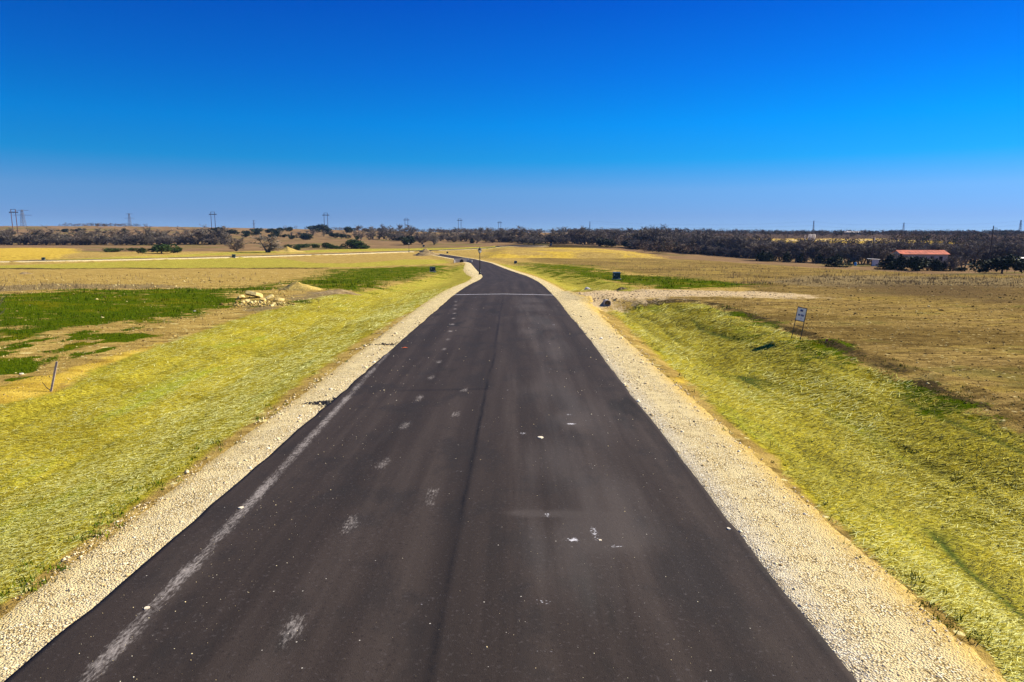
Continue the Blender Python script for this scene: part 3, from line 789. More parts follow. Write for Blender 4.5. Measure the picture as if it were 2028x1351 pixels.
sx, sy, r = area_points(460000, 4.3, 78, 16, 5, .75)
cv = cover(sx, sy)['straw']
d_ = np.abs(road_d(sx, sy)) - road_hw(sy)
seam_ = net_seam(sx, sy)
keep = (cv + .5 * fbm(sx * 1.2, sy * 1.2, 201, 2) > .5) & (r.random(len(sx)) > .75 * seam_) & (r.random(len(sx)) > smooth(sy, 42, 78)) & (d_ > .95) & (r.random(len(sx)) < .55 + .5 * vnoise(sx * .7, sy * .5, 202))
sx, sy = sx[keep], sy[keep]; n = len(sx)
scl = np.clip(sy / 13, .75, 3.4)
ang = r.normal(.12, .62, n) + np.where(sx < 0, .30, -.30)
tone = np.clip(r.beta(.95, 1.0, n) + .50 * (vnoise(sx * .9, sy * .35, 203) - .5) + .3 * (vnoise(sx * .35, sy * .2, 204) - .5) + .22 * (sx < 0) - .10 * (sx > 0) * (1 - smooth(sy, 20, 60)) - .30 * net_seam(sx, sy), 0, 1)
me = blades('straw_mulch', sx, sy, r.uniform(.06, .17, n) * scl * np.where(sx < 0, .72, 1), r.uniform(.007, .016, n) * scl * np.where(sx < 0, .75, 1), ang, r.uniform(-.05, .45, n) * np.where(sx < 0, .55, 1), tone, M['straw'], .008)
tag(link('straw_mulch', me), 'yellow straw mulch lying on both road verges', 'straw', kind='stuff')

def stones(name, x, y, size, tone, mat, lift=0.0, flat=.65, zfun=None, seed=1):
    r = np.random.default_rng(seed); n = len(x)
    z = (terrain(x, y) if zfun is None else zfun(x, y)) + lift
    dirs = np.array([(1, 0, 0), (0, 1, 0), (-1, 0, 0), (0, -1, 0), (0, 0, 1), (0, 0, -.5)], float)
    a = r.uniform(0, 6.28, n); ca, sa = np.cos(a), np.sin(a)
    rad = size[:, None] * r.uniform(.6, 1.25, (n, 6))
    D = dirs[None] * rad[..., None]
    D[:, 4, :2] += size[:, None] * r.uniform(-.4, .4, (n, 2))
    X = D[..., 0] * ca[:, None] - D[..., 1] * sa[:, None]; Y = D[..., 0] * sa[:, None] + D[..., 1] * ca[:, None]
    V = np.stack([X + x[:, None], Y + y[:, None], D[..., 2] * flat + z[:, None]], -1).reshape(-1, 3)
    f = np.array([(0, 1, 4), (1, 2, 4), (2, 3, 4), (3, 0, 4), (1, 0, 5), (2, 1, 5), (3, 2, 5), (0, 3, 5)])
    F_ = (np.arange(n)[:, None, None] * 6 + f[None]).reshape(-1, 3)
    return mesh_np(name, V, F_, [mat], {'tone': np.repeat(tone, 6)})

def shoulder_pts(n, side, y0, y1, seed, spread=0):
    r = np.random.default_rng(seed)
    y = (y0 ** -1 + (y1 ** -1 - y0 ** -1) * r.random(n)) ** -1
    wd = np.interp(y, [6, 12, 25, 40, 60], [1.4, 1.55, 1.8, 2.2, 1.7] if side > 0 else [1.05, 1.15, 1.35, 1.6, 1.7])
    u = r.random(n)
    d = side * (road_hw(y) + .03 + u * wd * 1.02)
    return road_x(y) + d, y, u, r
parts = []
for side in (1, -1):
    x, y, u, r = shoulder_pts(30000, side, 4.2, 40, 300 + side)
    clump = vnoise(x * 1.6, y * 1.6, 301)
    k = r.random(len(x)) < np.clip(.05 + 1.1 * (clump - .35) + (.5 if side < 0 else .35) * (u < .3), .05, 1)
    x, y, u = x[k], y[k], u[k]; n = len(x)
    size = np.clip(r.lognormal(-4.95, .6, n), .003, .045) * np.clip(y / 9, .9, 2.6)
    tone = np.clip(r.beta(2.6, 2.0, n) - .25 * (r.random(n) < .06), 0, 1)
    me = stones('gravel', x, y, size, tone, M['stones'], .022, .7, lambda a, b: terrain(a, b, False), 311)
    tag(link('gravel', me), 'loose pale limestone gravel on the %s shoulder' % ('right' if side > 0 else 'left'), 'gravel', kind='stuff')

r = np.random.default_rng(350); n = 1000
py_ = (4.3 ** -1 + (45 ** -1 - 4.3 ** -1) * r.random(n)) ** -1
pd_ = np.where(r.random(n) < .45, -2.9 + r.normal(0, .55, n), np.where(r.random(n) < .55, r.normal(2.2, .9, n), r.uniform(-3.7, 3.7, n)))
k = np.abs(pd_) < 3.75; py_, pd_ = py_[k], pd_[k]; n = len(py_)
me = stones('road_pebbles', road_x(py_) + pd_, py_, np.clip(r.lognormal(-5.5, .5, n), .002, .018) * np.clip(py_ / 9, .8, 2.5), r.uniform(.35, 1, n), M['stones'], .0, .7, surf_z, 351)
tag(link('road_pebbles', me), 'tiny white pebbles scattered over the asphalt', 'pebbles', kind='stuff')
# clods and crumbs in the dirt fields
sx, sy, r = area_points(76000, 9, 130, 90, 6, 1.0)
cc = cover(sx, sy); d_ = np.abs(road_d(sx, sy))
k = (cc['straw'] < .4) & (cc['gravel'] < .3) & (d_ > 11.5) & (r.random(len(sx)) < np.where(cc['green'] > .6, .05, .75))
sx, sy = sx[k], sy[k]; n = len(sx)
size = np.clip(r.lognormal(-3.35, .45, n), .012, .14) * np.clip(sy / 26, .8, 2.8) * .8
leftside = sx < 0
tone = np.clip(np.where(leftside, r.beta(2.0, 1.5, n), r.beta(1.0, 1.7, n)), 0, 1)
me = stones('soil_clods', sx, sy, size, tone, M['clods'], -.004, .6, None, 321)
tag(link('soil_clods', me), 'clods and limestone crumbs scattered over the bare dirt', 'clods', kind='stuff')
# driveway rubble
sx, sy, r = area_points(26000, 44, 62, 34, 8, 1.0)
k = (cover(sx, sy)['gravel'] + .5 * fbm(sx * .8, sy * .8, 332, 2) > .5) & (sx > 0) & (r.random(len(sx)) > smooth(sx, 12, 34)); sx, sy = sx[k], sy[k]; n = len(sx)
me = stones('driveway_rubble', sx, sy, np.clip(r.lognormal(-3.2, .45, n), .02, .12), np.clip(r.beta(1.3, 1.6, n), 0, 1), M['rubble'], -.005, .6, None, 331)
tag(link('driveway_rubble', me), 'coarse pale rubble on the driveway entrance', 'rubble', kind='stuff')

def tufts(name, x, y, h, w, nb, tone, mat, seed, lean=.5):
    """upright blades, one triangle each"""
    r = np.random.default_rng(seed)
    x = np.repeat(x, nb); y = np.repeat(y, nb); h = np.repeat(h, nb) * r.uniform(.5, 1.2, len(x)); w = np.repeat(w, nb)
    x = x + r.normal(0, 1, len(x)) * h * .55; y = y + r.normal(0, 1, len(x)) * h * .55
    z = terrain(x, y) - .01; a = r.uniform(0, 6.28, len(x)); b = r.uniform(0, 6.28, len(x)); l = r.uniform(0, lean, len(x)) * h
    V = np.stack([np.stack([x - np.cos(a) * w, y - np.sin(a) * w, z], -1), np.stack([x + np.cos(a) * w, y + np.sin(a) * w, z], -1),
                  np.stack([x + np.cos(b) * l, y + np.sin(b) * l, z + h], -1)], 1).reshape(-1, 3)
    t = np.clip(np.repeat(tone, nb) + r.normal(0, .14, len(x)), 0, 1)
    return mesh_np(name, V, np.arange(len(V)).reshape(-1, 3), [mat], {'tone': np.repeat(t, 3)})
sx, sy, r = area_points(60000, 14, 150, 70, 9, .9)
cg = np.minimum(cover(sx, sy)['green'], .95); k = (cg + 1.5 * fbm(sx * .5, sy * .9, 401, 3) > .60); sx, sy = sx[k], sy[k]; n = len(sx)
f = np.clip(sy / 25, .8, 3)
me = tufts('grass', sx, sy, r.uniform(.05, .12, n) * f, r.uniform(.006, .012, n) * f, 4, np.clip(.45 + 1.1 * fbm(sx * .3, sy * .3, 402, 3) + r.normal(0, .1, n), 0, 1), M['grass'], 403)
tag(link('grass', me), 'short green grass growing in patches on both fields', 'grass', kind='stuff')
# sprouts along the shoulder edges and through the straw
sx, sy, r = area_points(15000, 4.6, 45, 14, 10, 1.0)
d_ = road_d(sx, sy); u = np.abs(d_) - road_hw(sy) - np.where(d_ > 0, 1.6, 1.15)
dens = .9 * np.exp(-((u - .1) / .35) ** 2) * np.where(d_ > 0, .25, 1) + .10 * (vnoise(sx * .9, sy * .9, 411) > .80) + .5 * np.exp(-((d_ - 13.2) / .5) ** 2)
k = (r.random(len(sx)) < dens * (vnoise(sx * 1.3, sy * 1.3, 412) > .46)) & (u > -.25); sx, sy = sx[k], sy[k]; n = len(sx)
me = tufts('sprouting_grass', sx, sy, r.uniform(.05, .13, n), r.uniform(.006, .011, n), 10, r.uniform(.2, .8, n), M['grass'], 413, .9)
tag(link('sprouting_grass', me), 'small green sprouts along the shoulder edges and through the straw', 'grass', kind='stuff')
# dry weeds
sx, sy, r = area_points(46000, 26, 240, 200, 11, .9)
cw = cover(sx, sy); k = ((cw['weeds'] + 1.6 * fbm(sx * .3, sy * .3, 421, 3) > .72) & (r.random(len(sx)) < .28)) | ((cw['soil'] > .6) & (sy > 75) & (vnoise(sx * .25, sy * .25, 422) > .62)) | ((cw['straw'] < .3) & (cw['green'] < .4) & (sx < -16) & (sy < 130) & (r.random(len(sx)) < .06))
k &= np.abs(road_d(sx, np.minimum(sy, 330))) > 10
sx, sy = sx[k], sy[k]; n = len(sx); f = np.clip(sy / 40, .8, 2.6)
me = tufts('dry_weeds', sx, sy, np.clip(r.lognormal(-1.95, .5, n), .05, .5) * f, r.uniform(.008, .014, n) * f, 5, r.uniform(.1, .9, n), M['drygrass'], 423, .6)
tag(link('dry_weeds', me), 'brown dry weeds standing in the fields', 'weeds', kind='stuff')

# ------------------------------------------------------------------ trees
def tube_np(pts, rad, k=4):
    """a chain of points -> tube verts, quads"""
    V = []; F_ = []
    for i, (p, rr) in enumerate(zip(pts, rad)):
        t = (pts[min(i + 1, len(pts) - 1)] - pts[max(i - 1, 0)]); t.normalize()
        u = t.orthogonal().normalized(); v = t.cross(u)
        V += [p + (u * math.cos(6.2832 * j / k) + v * math.sin(6.2832 * j / k)) * rr for j in range(k)]
    for i in range(len(pts) - 1):
        F_ += [(i * k + j, i * k + (j + 1) % k, (i + 1) * k + (j + 1) % k, (i + 1) * k + j) for j in range(k)]
    return V, F_
bark = plain('bark', (.105, .086, .068), .9, .35, 1.5)
twig_cols = [(.215, .178, .128), (.158, .132, .098), (.262, .218, .150), (.192, .152, .106)]
TWIG = []
for k, c in enumerate(twig_cols):
    g = NT('twigs_%d' % k); oc = g.n('ShaderNodeTexCoord').outputs['Object']
    nf = g.noise(oc, 1.2, 3); g.color(g.ramp(nf, [(.3, tuple(q * .55 for q in c)), (.7, tuple(q * 1.35 for q in c))])); g.b.inputs['Roughness'].default_value = .9; TWIG.append(g.m)
def leaf_mat(name, a, b, c):
    g = NT(name); oc = g.n('ShaderNodeTexCoord').outputs['Object']
    nf = g.noise(oc, 1.6, 4, .7); g.color(g.ramp(nf, [(.3, a), (.5, b), (.72, c)])); g.b.inputs['Roughness'].default_value = .75; return g.m
JUN = [leaf_mat('juniper_foliage', (.008, .014, .004), (.022, .036, .008), (.050, .070, .014)),
       leaf_mat('bright_foliage', (.014, .030, .004), (.040, .074, .009), (.095, .135, .020)),
       leaf_mat('dull_foliage', (.012, .014, .006), (.032, .036, .014), (.065, .062, .026))]

def bare_tree(seed, spread=1.0, multi=2, twig_n=9, twig_w=.020, mat=0, upright=.5):
    """winter tree one metre tall: trunk and limbs, then a cloud of twigs"""
    r = random.Random(seed)
    TV, TF, KV, KF = [], [], [], []
    def addt(pts, rad, k=4):
        V, F_ = tube_np(pts, rad, k); n = len(TV); TV.extend(V); TF.extend([tuple(i + n for i in f) for f in F_])
    def rnd(s): return Vector((r.gauss(0, s), r.gauss(0, s), r.gauss(0, s)))
    def twig(p, d, L):
        q = p + d * L + rnd(.02); w = d.orthogonal().normalized(); w.rotate(Matrix.Rotation(r.uniform(0, 6.28), 3, d)); w *= twig_w * r.uniform(.5, 1) * .5
        n = len(KV); KV.extend([p - w, p + w, q]); KF.append((n, n + 1, n + 2))
    for s in range(multi):
        a = r.uniform(0, 6.28); d = Vector((math.cos(a) * .28 * spread, math.sin(a) * .28 * spread, 1)).normalized()
        p = Vector((math.cos(a) * .02, math.sin(a) * .02, -.03)); pts = [p.copy()]; L = r.uniform(.62, .8)
        for i in range(4):
            p = p + d * L / 4; d = (d + rnd(.13)).normalized(); pts.append(p.copy())
        addt(pts, [.030, .024, .018, .012, .006], 5)
        for li in range(r.randint(8, 10)):
            i = r.uniform(.35, 4); i0 = int(min(i, 3.99)); b = pts[i0].lerp(pts[min(i0 + 1, 4)], i - i0)
            a = r.uniform(0, 6.28); dd = Vector((math.cos(a), math.sin(a), r.uniform(.1, .9) * upright * 2)).normalized()
            LL = r.uniform(.22, .42) * spread * (1.15 - .13 * i); q = b.copy(); lp = [q.copy()]
            for j in range(3):
                q = q + dd * LL / 3; dd = (dd + rnd(.16) + Vector((0, 0, .08))).normalized(); lp.append(q.copy())
            addt(lp, [.011, .008, .006, .003], 3)
            for si in range(6):
                j = r.uniform(.4, 3); j0 = int(min(j, 2.99)); c = lp[j0].lerp(lp[j0 + 1], j - j0)
                a = r.uniform(0, 6.28); ee = (dd * .6 + Vector((math.cos(a), math.sin(a), r.uniform(-.2, .8)))).normalized()
                sl2 = r.uniform(.09, .17); twig(c, ee, sl2)
                for ti in range(twig_n):
                    f = c + ee * sl2 * r.random(); a = r.uniform(0, 6.28)
                    twig(f, (ee * .5 + Vector((math.cos(a), math.sin(a), r.uniform(-.5, .9)))).normalized(), r.uniform(.05, .12))
    t = bpy.data.meshes.new('trunk'); t.from_pydata([tuple(v) for v in TV], [], TF); t.materials.append(bark)
    k = mesh_np('crown', np.array([tuple(v) for v in KV]), np.array(KF), [TWIG[mat]])
    return t, k
def evergreen(seed, shape, n=1500, leaf=.055, mat=0, lobes=9):
    """one metre tall juniper: short stem and a lumpy mass of leaf sprays"""
    r = np.random.default_rng(seed)
    if shape == 'round': L = [(r.normal(0, .22), r.normal(0, .22), r.uniform(.26, .68), r.uniform(.20, .33)) for _ in range(lobes)]
    elif shape == 'cone': L = [(r.normal(0, .22 * (1 - t)), r.normal(0, .22 * (1 - t)), .12 + .80 * t, .29 * (1 - t) + .07) for t in np.linspace(0, 1, lobes)]
    else: L = [(r.normal(0, .5), r.normal(0, .35), r.uniform(.25, .55), r.uniform(.24, .38)) for _ in range(lobes)]
    L = np.array(L); pick = r.choice(len(L), n, p=L[:, 3] ** 2 / (L[:, 3] ** 2).sum())
    u = r.normal(0, 1, (n, 3)); u /= np.linalg.norm(u, axis=1)[:, None]
    rad = L[pick, 3] * (1 - .45 * r.random(n) ** 2.2) * r.uniform(.85, 1.15, n)
    c = L[pick, :3] + u * rad[:, None]
    c[:, 2] = np.maximum(c[:, 2], .02 + .04 * r.random(n))
    a = r.normal(0, 1, (n, 3)) + u * .9 + np.array([0, 0, .4]); a /= np.linalg.norm(a, axis=1)[:, None]
    b = np.cross(a, r.normal(0, 1, (n, 3))); b /= np.linalg.norm(b, axis=1)[:, None]
    s = leaf * r.uniform(.6, 1.4, n)[:, None]
    V = np.stack([c - a * s - b * s * .6, c - a * s * .6 + b * s * .7, c + a * s * 1.2], 1).reshape(-1, 3)
    k = mesh_np('crown', V, np.arange(3 * n).reshape(n, 3), [JUN[mat]])
    mb = MB().tube((0, 0, -.05), (.01, .01, .45), .035, .015, 5)
    t = bpy.data.meshes.new('trunk'); t.from_pydata(mb.V, [], mb.F); t.materials.append(bark)
    return t, k
BARE = [bare_tree(s, sp_, mu, 9, .020, m, up) for s, sp_, mu, m, up in ((1, 1.0, 2, 0, .5), (2, 1.15, 3, 1, .45), (3, .9, 2, 2, .7), (4, 1.3, 3, 3, .35), (5, 1.0, 4, 0, .6), (6, 1.2, 2, 1, .4), (7, .85, 3, 2, .8), (8, 1.25, 4, 3, .5))]
BUSH = [bare_tree(s, 1.7, 6, 8, .022, m, .45) for s, m in ((21, 0), (22, 1), (23, 3))]
EVER = {'round': [evergreen(s, 'round', 1500, .055, 0) for s in (1, 2, 3)], 'cone': [evergreen(s, 'cone', 1300, .05, 0, 12) for s in (4, 5)],
        'low': [evergreen(s, 'low', 1700, .055, 1, 11) for s in (6, 7, 8)], 'bright': [evergreen(s, 'round', 1500, .055, 1) for s in (9, 10)], 'dull': [evergreen(s, 'round', 1300, .055, 2) for s in (11, 12)]}
def plant(name, proto, pos, h, wid, label, cat, group=None, rz=None):
    e = empty(name, pos, random.uniform(0, 6.28) if rz is None else rz)
    e.scale = (wid, wid, h)
    link('trunk', proto[0], e); link('crown', proto[1], e)
    return tag(e, label, cat, group)
def px_h(t, p): return p / FPX * t
TREES = 0
def tree_px(kind, x, base, hp, wp=None, label='', group=None, name=None, depth=None):
    """a tree whose foot shows at pixel (x, base) and which is hp pixels tall there"""
    global TREES; TREES += 1
    if depth is None: p, t = at(x, base)
    else: p = at_depth(x, depth); t = depth
    h = px_h(t, hp); w = h if wp is None else px_h(t, wp) / .95
    if kind == 'bare': pr = BARE[TREES % len(BARE)]; nm = 'bare_tree'
    elif kind == 'bush': pr = BUSH[TREES % len(BUSH)]; nm = 'bare_bush'
    else: pr = EVER[kind][TREES % len(EVER[kind])]; nm = 'juniper' if kind != 'low' else 'evergreen_shrub'
    return plant(name or nm, pr, p, h, w, label, 'tree' if nm in ('bare_tree', 'juniper') else 'shrub', group)

# -- thicket rows, every tree a thing of its own
def row(kind, x0, x1, b0, b1, h0, h1, n, label, group, jit=2.0, wf=(.9, 1.5), depth=None, djit=0):
    for i in range(n):
        f = (i + random.uniform(-.4, .4)) / max(1, n - 1)
        x = x0 + (x1 - x0) * f; hp = random.uniform(h0, h1)
        b = b0 + (b1 - b0) * f + random.uniform(-jit, jit) * .5
        dd = None if depth is None else depth[0] + (depth[1] - depth[0]) * f + random.uniform(-djit, djit)
        tree_px(kind, x, b, hp, hp * random.uniform(*wf), label, group, None, dd)
LB = 'bare grey-brown winter tree in the thicket behind the left plots'
row('bush', -70, 445, 485, 485, 15, 24, 30, 'bare brown undergrowth bush at the foot of the left thicket', 'undergrowth of the left thicket', 1.5, (1.1, 1.7))
row('bare', -70, 455, 485, 484, 20, 41, 56, LB, 'trees of the left thicket', 2, (.9, 1.4))
row('dull', 60, 330, 481, 481, 10, 17, 9, 'dull olive evergreen half hidden in the left thicket', 'evergreens in the left thicket', 2, (1.2, 1.8))
row('bare', 720, 1010, 474, 478, 16, 36, 30, 'bare tree in the loose row between the brown hill and the far field', 'trees of the middle row', 3, (.9, 1.4))
row('bush', 800, 1010, 478, 480, 12, 18, 14, 'bare bush in the loose row between the brown hill and the far field', 'bushes of the middle row', 3, (1, 1.6))
row('bare', 990, 1330, 479, 488, 18, 38, 44, 'bare tree in the dark thicket beyond the turning circle', 'trees beyond the turning circle', 2, (.9, 1.4))
row('bush', 1000, 1290, 481, 486, 12, 18, 24, 'low bare bush at the foot of the thicket beyond the turning circle', 'bushes beyond the turning circle', 2, (1.1, 1.7))
row('bare', 1260, 1520, 491, 512, 28, 54, 44, 'bare tree on the near edge of the right hand wood, left of the farm', 'trees on the near edge of the wood', 2, (.8, 1.3))
row('bush', 1260, 1520, 493, 514, 16, 24, 30, 'bare bush along the near edge of the right hand wood', 'bushes on the near edge of the wood', 2, (1, 1.6))
row('bare', 1500, 1745, 515, 525, 36, 55, 28, 'bare tree in the row left of the white shed', 'trees left of the white shed', 2, (.8, 1.25))
row('bare', 1750, 2060, 521, 525, 42, 58, 26, 'bare tree standing round the red roofed barn', 'trees round the barn', 2, (.8, 1.25))
row('bare', 1786, 1884, 535, 536, 24, 33, 7, 'low bare tree in front of the barn wall', 'low trees before the barn', 1, (1, 1.5))
row('cone', 1500, 1620, 518, 522, 18, 28, 5, 'dark juniper at the wood edge left of the white shed', 'junipers at the wood edge', 1, (.9, 1.2))
row('dull', 1180, 1400, 487, 500, 14, 20, 10, 'dark evergreen on the near edge of the right hand wood', 'evergreens on the near edge of the wood', 2, (1, 1.5))
# -- single trees that stand out
for kind, x, b, hp, wp, lb in [
    ('bare', 531, 500, 44, 84, 'broad spreading bare tree alone in front of the brown hill, left of centre'),
    ('bush', 468, 498, 31, 36, 'dense round bare bush beside the broad spreading bare tree'),
    ('bright', 320, 502, 19, 44, 'largest dark green shrub clump on the far left plots'),
    ('bright', 352, 501, 12, 22, 'green shrub touching the right end of the large left clump'),
    ('bright', 282, 503, 13, 15, 'small upright green shrub left of the large clump'),
    ('low', 228, 499, 9, 26, 'low flat green shrub nearest the yellow cut bank'),
    ('bright', 261, 499, 8, 11, 'smallest green shrub between the flat one and the upright one'),
    ('low', 600, 491, 10, 26, 'low green shrub right of the small yellow mound'),
    ('bright', 590, 497, 10, 10, 'small green shrub just above the far cross road'),
    ('bright', 646, 493, 13, 24, 'green shrub with twin tops left of the biggest field shrub'),
    ('bright', 626, 493, 9, 13, 'small green shrub left of the twin topped shrub'),
    ('bright', 697, 493, 20, 42, 'biggest green field shrub in front of the brown hill'),
    ('low', 722, 493, 9, 18, 'low green shrub at the right foot of the biggest field shrub'),
    ('low', 672, 493, 8, 14, 'low green shrub at the left foot of the biggest field shrub'),
    ('round', 810, 485, 20, 34, 'dark round juniper behind the far lamp post'),
    ('bare', 765, 474, 34, 34, 'tall bare tree rising over the skyline right of the hill junipers'),
    ('bare', 860, 485, 27, 34, 'bare tree right of the dark round juniper'),
    ('bare', 836, 484, 24, 26, 'bare tree partly hidden by the dark round juniper'),
    ('bare', 944, 482, 27, 24, 'bare tree with a dark juniper at its foot above the near lamp post'),
    ('cone', 935, 482, 12, 10, 'small dark juniper at the foot of the bare tree above the near lamp post'),
    ('bare', 905, 474, 20, 22, 'single bare tree on the far pasture left of the near lamp post'),
    ('bush', 1057, 484, 17, 30, 'dark round bush right above the turning circle'),
    ('cone', 1657, 529, 27, 40, 'wide dark juniper left of the blue barrel'),
    ('cone', 1762, 534, 32, 40, 'dark juniper just right of the white shed'),
    ('bare', 1770, 533, 44, 40, 'bare tree between the white shed juniper and the red roof'),
    ('cone', 1781, 536, 34, 28, 'tall dark juniper hiding the left end of the barn'),
    ('round', 1816, 537, 33, 46, 'large dark juniper in front of the red roofed barn'),
    ('cone', 1853, 537, 26, 22, 'narrow dark juniper in front of the pale barn wall'),
    ('cone', 1869, 537, 21, 18, 'small dark juniper at the right end of the barn'),
    ('bare', 1880, 537, 46, 36, 'bare tree with a forked trunk at the right end of the barn'),
    ('round', 1904, 538, 11, 20, 'low dark bush by the fence right of the barn'),
    ('bare', 1906, 535, 50, 46, 'bare tree leaning over the low bush right of the barn'),
    ('cone', 1947, 538, 24, 17, 'dark juniper left of the leaning utility pole'),
    ('round', 1984, 541, 40, 66, 'biggest dark juniper right of the leaning utility pole'),
    ('cone', 2024, 535, 22, 26, 'dark juniper at the right edge of the picture'),
    ('bare', 378, 452, 15, 14, 'single round bare tree on the hill skyline left of the second frame pylon'),
    ('bare', 361, 453, 11, 12, 'small bare tree on the hill skyline beside the round one')]:
    tree_px(kind, x, b, hp, wp, lb, None, None, 640 if b < 455 else None)
# -- junipers dotted over the brown hill
HILL = [(525, 451, 11, 7), (540, 451, 8, 7), (573, 458, 14, 9), (569, 453, 9, 7), (583, 456, 12, 8), (555, 458, 12, 7), (541, 460, 13, 8), (532, 462, 10, 7), (547, 470, 14, 14), (509, 461, 24, 9), (609, 455, 24, 11),
        (632, 458, 32, 13), (663, 454, 12, 8), (646, 465, 18, 12), (691, 461, 19, 12), (711, 456, 9, 9), (729, 460, 12, 8), (752, 459, 10, 8), (795, 452, 16, 7), (38, 455, 9, 5), (83, 453, 8, 5), (135, 456, 13, 8), (128, 460, 14, 7),
        (247, 464, 12, 11), (156, 460, 12, 7), (428, 465, 30, 15), (455, 466, 24, 11), (494, 455, 8, 8), (489, 465, 16, 9), (508, 468, 12, 8), (66, 454, 8, 5), (603, 471, 16, 9), (676, 473, 20, 10), (770, 470, 16, 9)]
for x, b, w_, h_ in HILL:
    tree_px('round', x, b, h_ * 1.15, w_ * 1.15, 'dark green juniper dotted over the brown hillside', 'junipers on the hillside', None, None if b > 457 else 560 + random.uniform(-40, 60))
row('bare', 560, 760, 468, 470, 9, 16, 14, 'small bare tree on the lower brown hillside', 'bare trees on the hillside', 4, (1, 1.4))
# bare sapling cut by the left picture edge, with two pale stalks beside it
p, t = at(-24, 640)
plant('bare_sapling', bare_tree(33, 1.1, 2, 1, .010, 0, .5), p, px_h(t, 122), px_h(t, 90), 'thin bare sapling reaching in from the left edge of the picture', 'tree', None, 1.0)

# -- the far wood, one mass
def far_wood():
    r = np.random.default_rng(55)
    protos = []
    for k in range(6):
        me_ = BARE[k][1]; n = len(me_.vertices); v = np.empty(n * 3, np.float32); me_.vertices.foreach_get('co', v); v = v.reshape(-1, 3, 3)
        pick = r.choice(len(v), 110, replace=False); q = v[pick]
        mid_ = (q[:, 0] + q[:, 1]) / 2; q[:, 0] = mid_ + (q[:, 0] - mid_) * 4.0; q[:, 1] = mid_ + (q[:, 1] - mid_) * 4.0
        protos.append(q)
    n = 5200
    y = 250 * (2300 / 250) ** r.random(n); x = r.uniform(-.35, 1.0, n) * y * .86
    left = x < 60
    ok = (~left) & (x > 60 + .02 * y) & ~((x > .335 * y) & (x < .545 * y) & (y > 505) & (y < 650)) & (y > 290 + 60 * (1 - smooth(x, 90, 200))) & ~((y < 340) & (x > 120) & (r.random(n) < .5))
    ok |= left & (y > 900) & (x > -.12 * y)
    x, y = x[ok], y[ok]
    # a thin dark line of trees along the hill skyline
    xs = np.concatenate([r.uniform(-640, -530, 60), r.uniform(-330, -40, 120)]); ys_ = np.concatenate([r.uniform(960, 1010, 60), r.uniform(960, 1080, 120)])
    x = np.concatenate([x, xs]); y = np.concatenate([y, ys_])
    z = terrain(x, y); m = len(x)
    h = r.uniform(5.0, 8.5, m) * np.where(y > 900, 1.05, 1); h[-180:] *= np.concatenate([np.full(60, .7), np.full(120, .8)]); wd = h * r.uniform(1.0, 1.7, m) * (1 + .5 * smooth(y, 500, 1500)); a = r.uniform(0, 6.28, m)
    VV = []; TT = []
    for i in range(m):
        q = protos[i % 6]; ca, sa = math.cos(a[i]), math.sin(a[i])
        VV.append(np.stack([(q[..., 0] * ca - q[..., 1] * sa) * wd[i] + x[i], (q[..., 0] * sa + q[..., 1] * ca) * wd[i] + y[i], q[..., 2] * h[i] + z[i]], -1).reshape(-1, 3)); TT.append(np.full(330, r.random()))
    V = np.vstack(VV)
    return mesh_np('distant_wood', V, np.arange(len(V)).reshape(-1, 3), [by_attr('wood_mass', [(0, (.095, .072, .060)), (.4, (.135, .102, .084)), (.8, (.175, .132, .104)), (.86, (.045, .048, .026)), (1, (.030, .040, .018))], .9, .0, (1.05, 1.0, .80))], {'tone': np.concatenate(TT)})
tag(link('distant_wood', far_wood()), 'brown leafless woodland filling the valley to the right horizon', 'woodland', kind='stuff')

# ------------------------------------------------------------------ lamp posts
def lamp_post():
    e = empty('lamp_post', (0, 0, 0))
    MB().lathe([(.23, -.1), (.23, .10), (.19, .14), (.19, .34), (.145, .40), (.13, .62), (.10, .70), (.105, .76), (.075, .80)], 12).build('base', M['black'], e)
    pm = MB().lathe([(.072, .78), (.066, 1.5), (.060, 2.6), (.055, 3.32), (.080, 3.34), (.080, 3.40), (.05, 3.44)], 12)
    pm.build('pole', M['black'], e, sm=True)
    hd = empty('lantern', (0, 0, 3.40)); hd.parent = e; hd.scale = (1.3, 1.3, 1.12)
    fr = MB(); fr.lathe([(.05, 0), (.10, .05), (.145, .08)], 6)
    for k in range(6):
        a = k * math.pi / 3; fr.tube((math.cos(a) * .14, math.sin(a) * .14, .08), (math.cos(a) * .235, math.sin(a) * .235, .44), .014, .014, 4)
    fr.build('frame', M['black'], hd)
    MB().lathe([(.130, .08), (.222, .44)], 6).build('glass', M['lamp_glass'], hd)
    MB().lathe([(.27, .44), (.27, .47), (.17, .58), (.10, .62), (.10, .67), (.045, .71), (.03, .78), (.045, .82), (.008, .92)], 12).build('cap', M['black'], hd)
    return e
lamp = lamp_post()
p, t = at(950.5, 544)
s0 = px_h(t, 54) / 4.36
lamp.location = p; lamp.scale = (s0,) * 3
tag(lamp, 'black post lamp with a glass lantern on the gravel at the near bend', 'lamp post', 'post lamps along the road')
l2 = copy_tree(lamp); p2, t2 = at(810, 499.5); l2.location = p2; l2.scale = (s0,) * 3
tag(l2, 'small distant black post lamp at the far junction', 'lamp post', 'post lamps along the road')

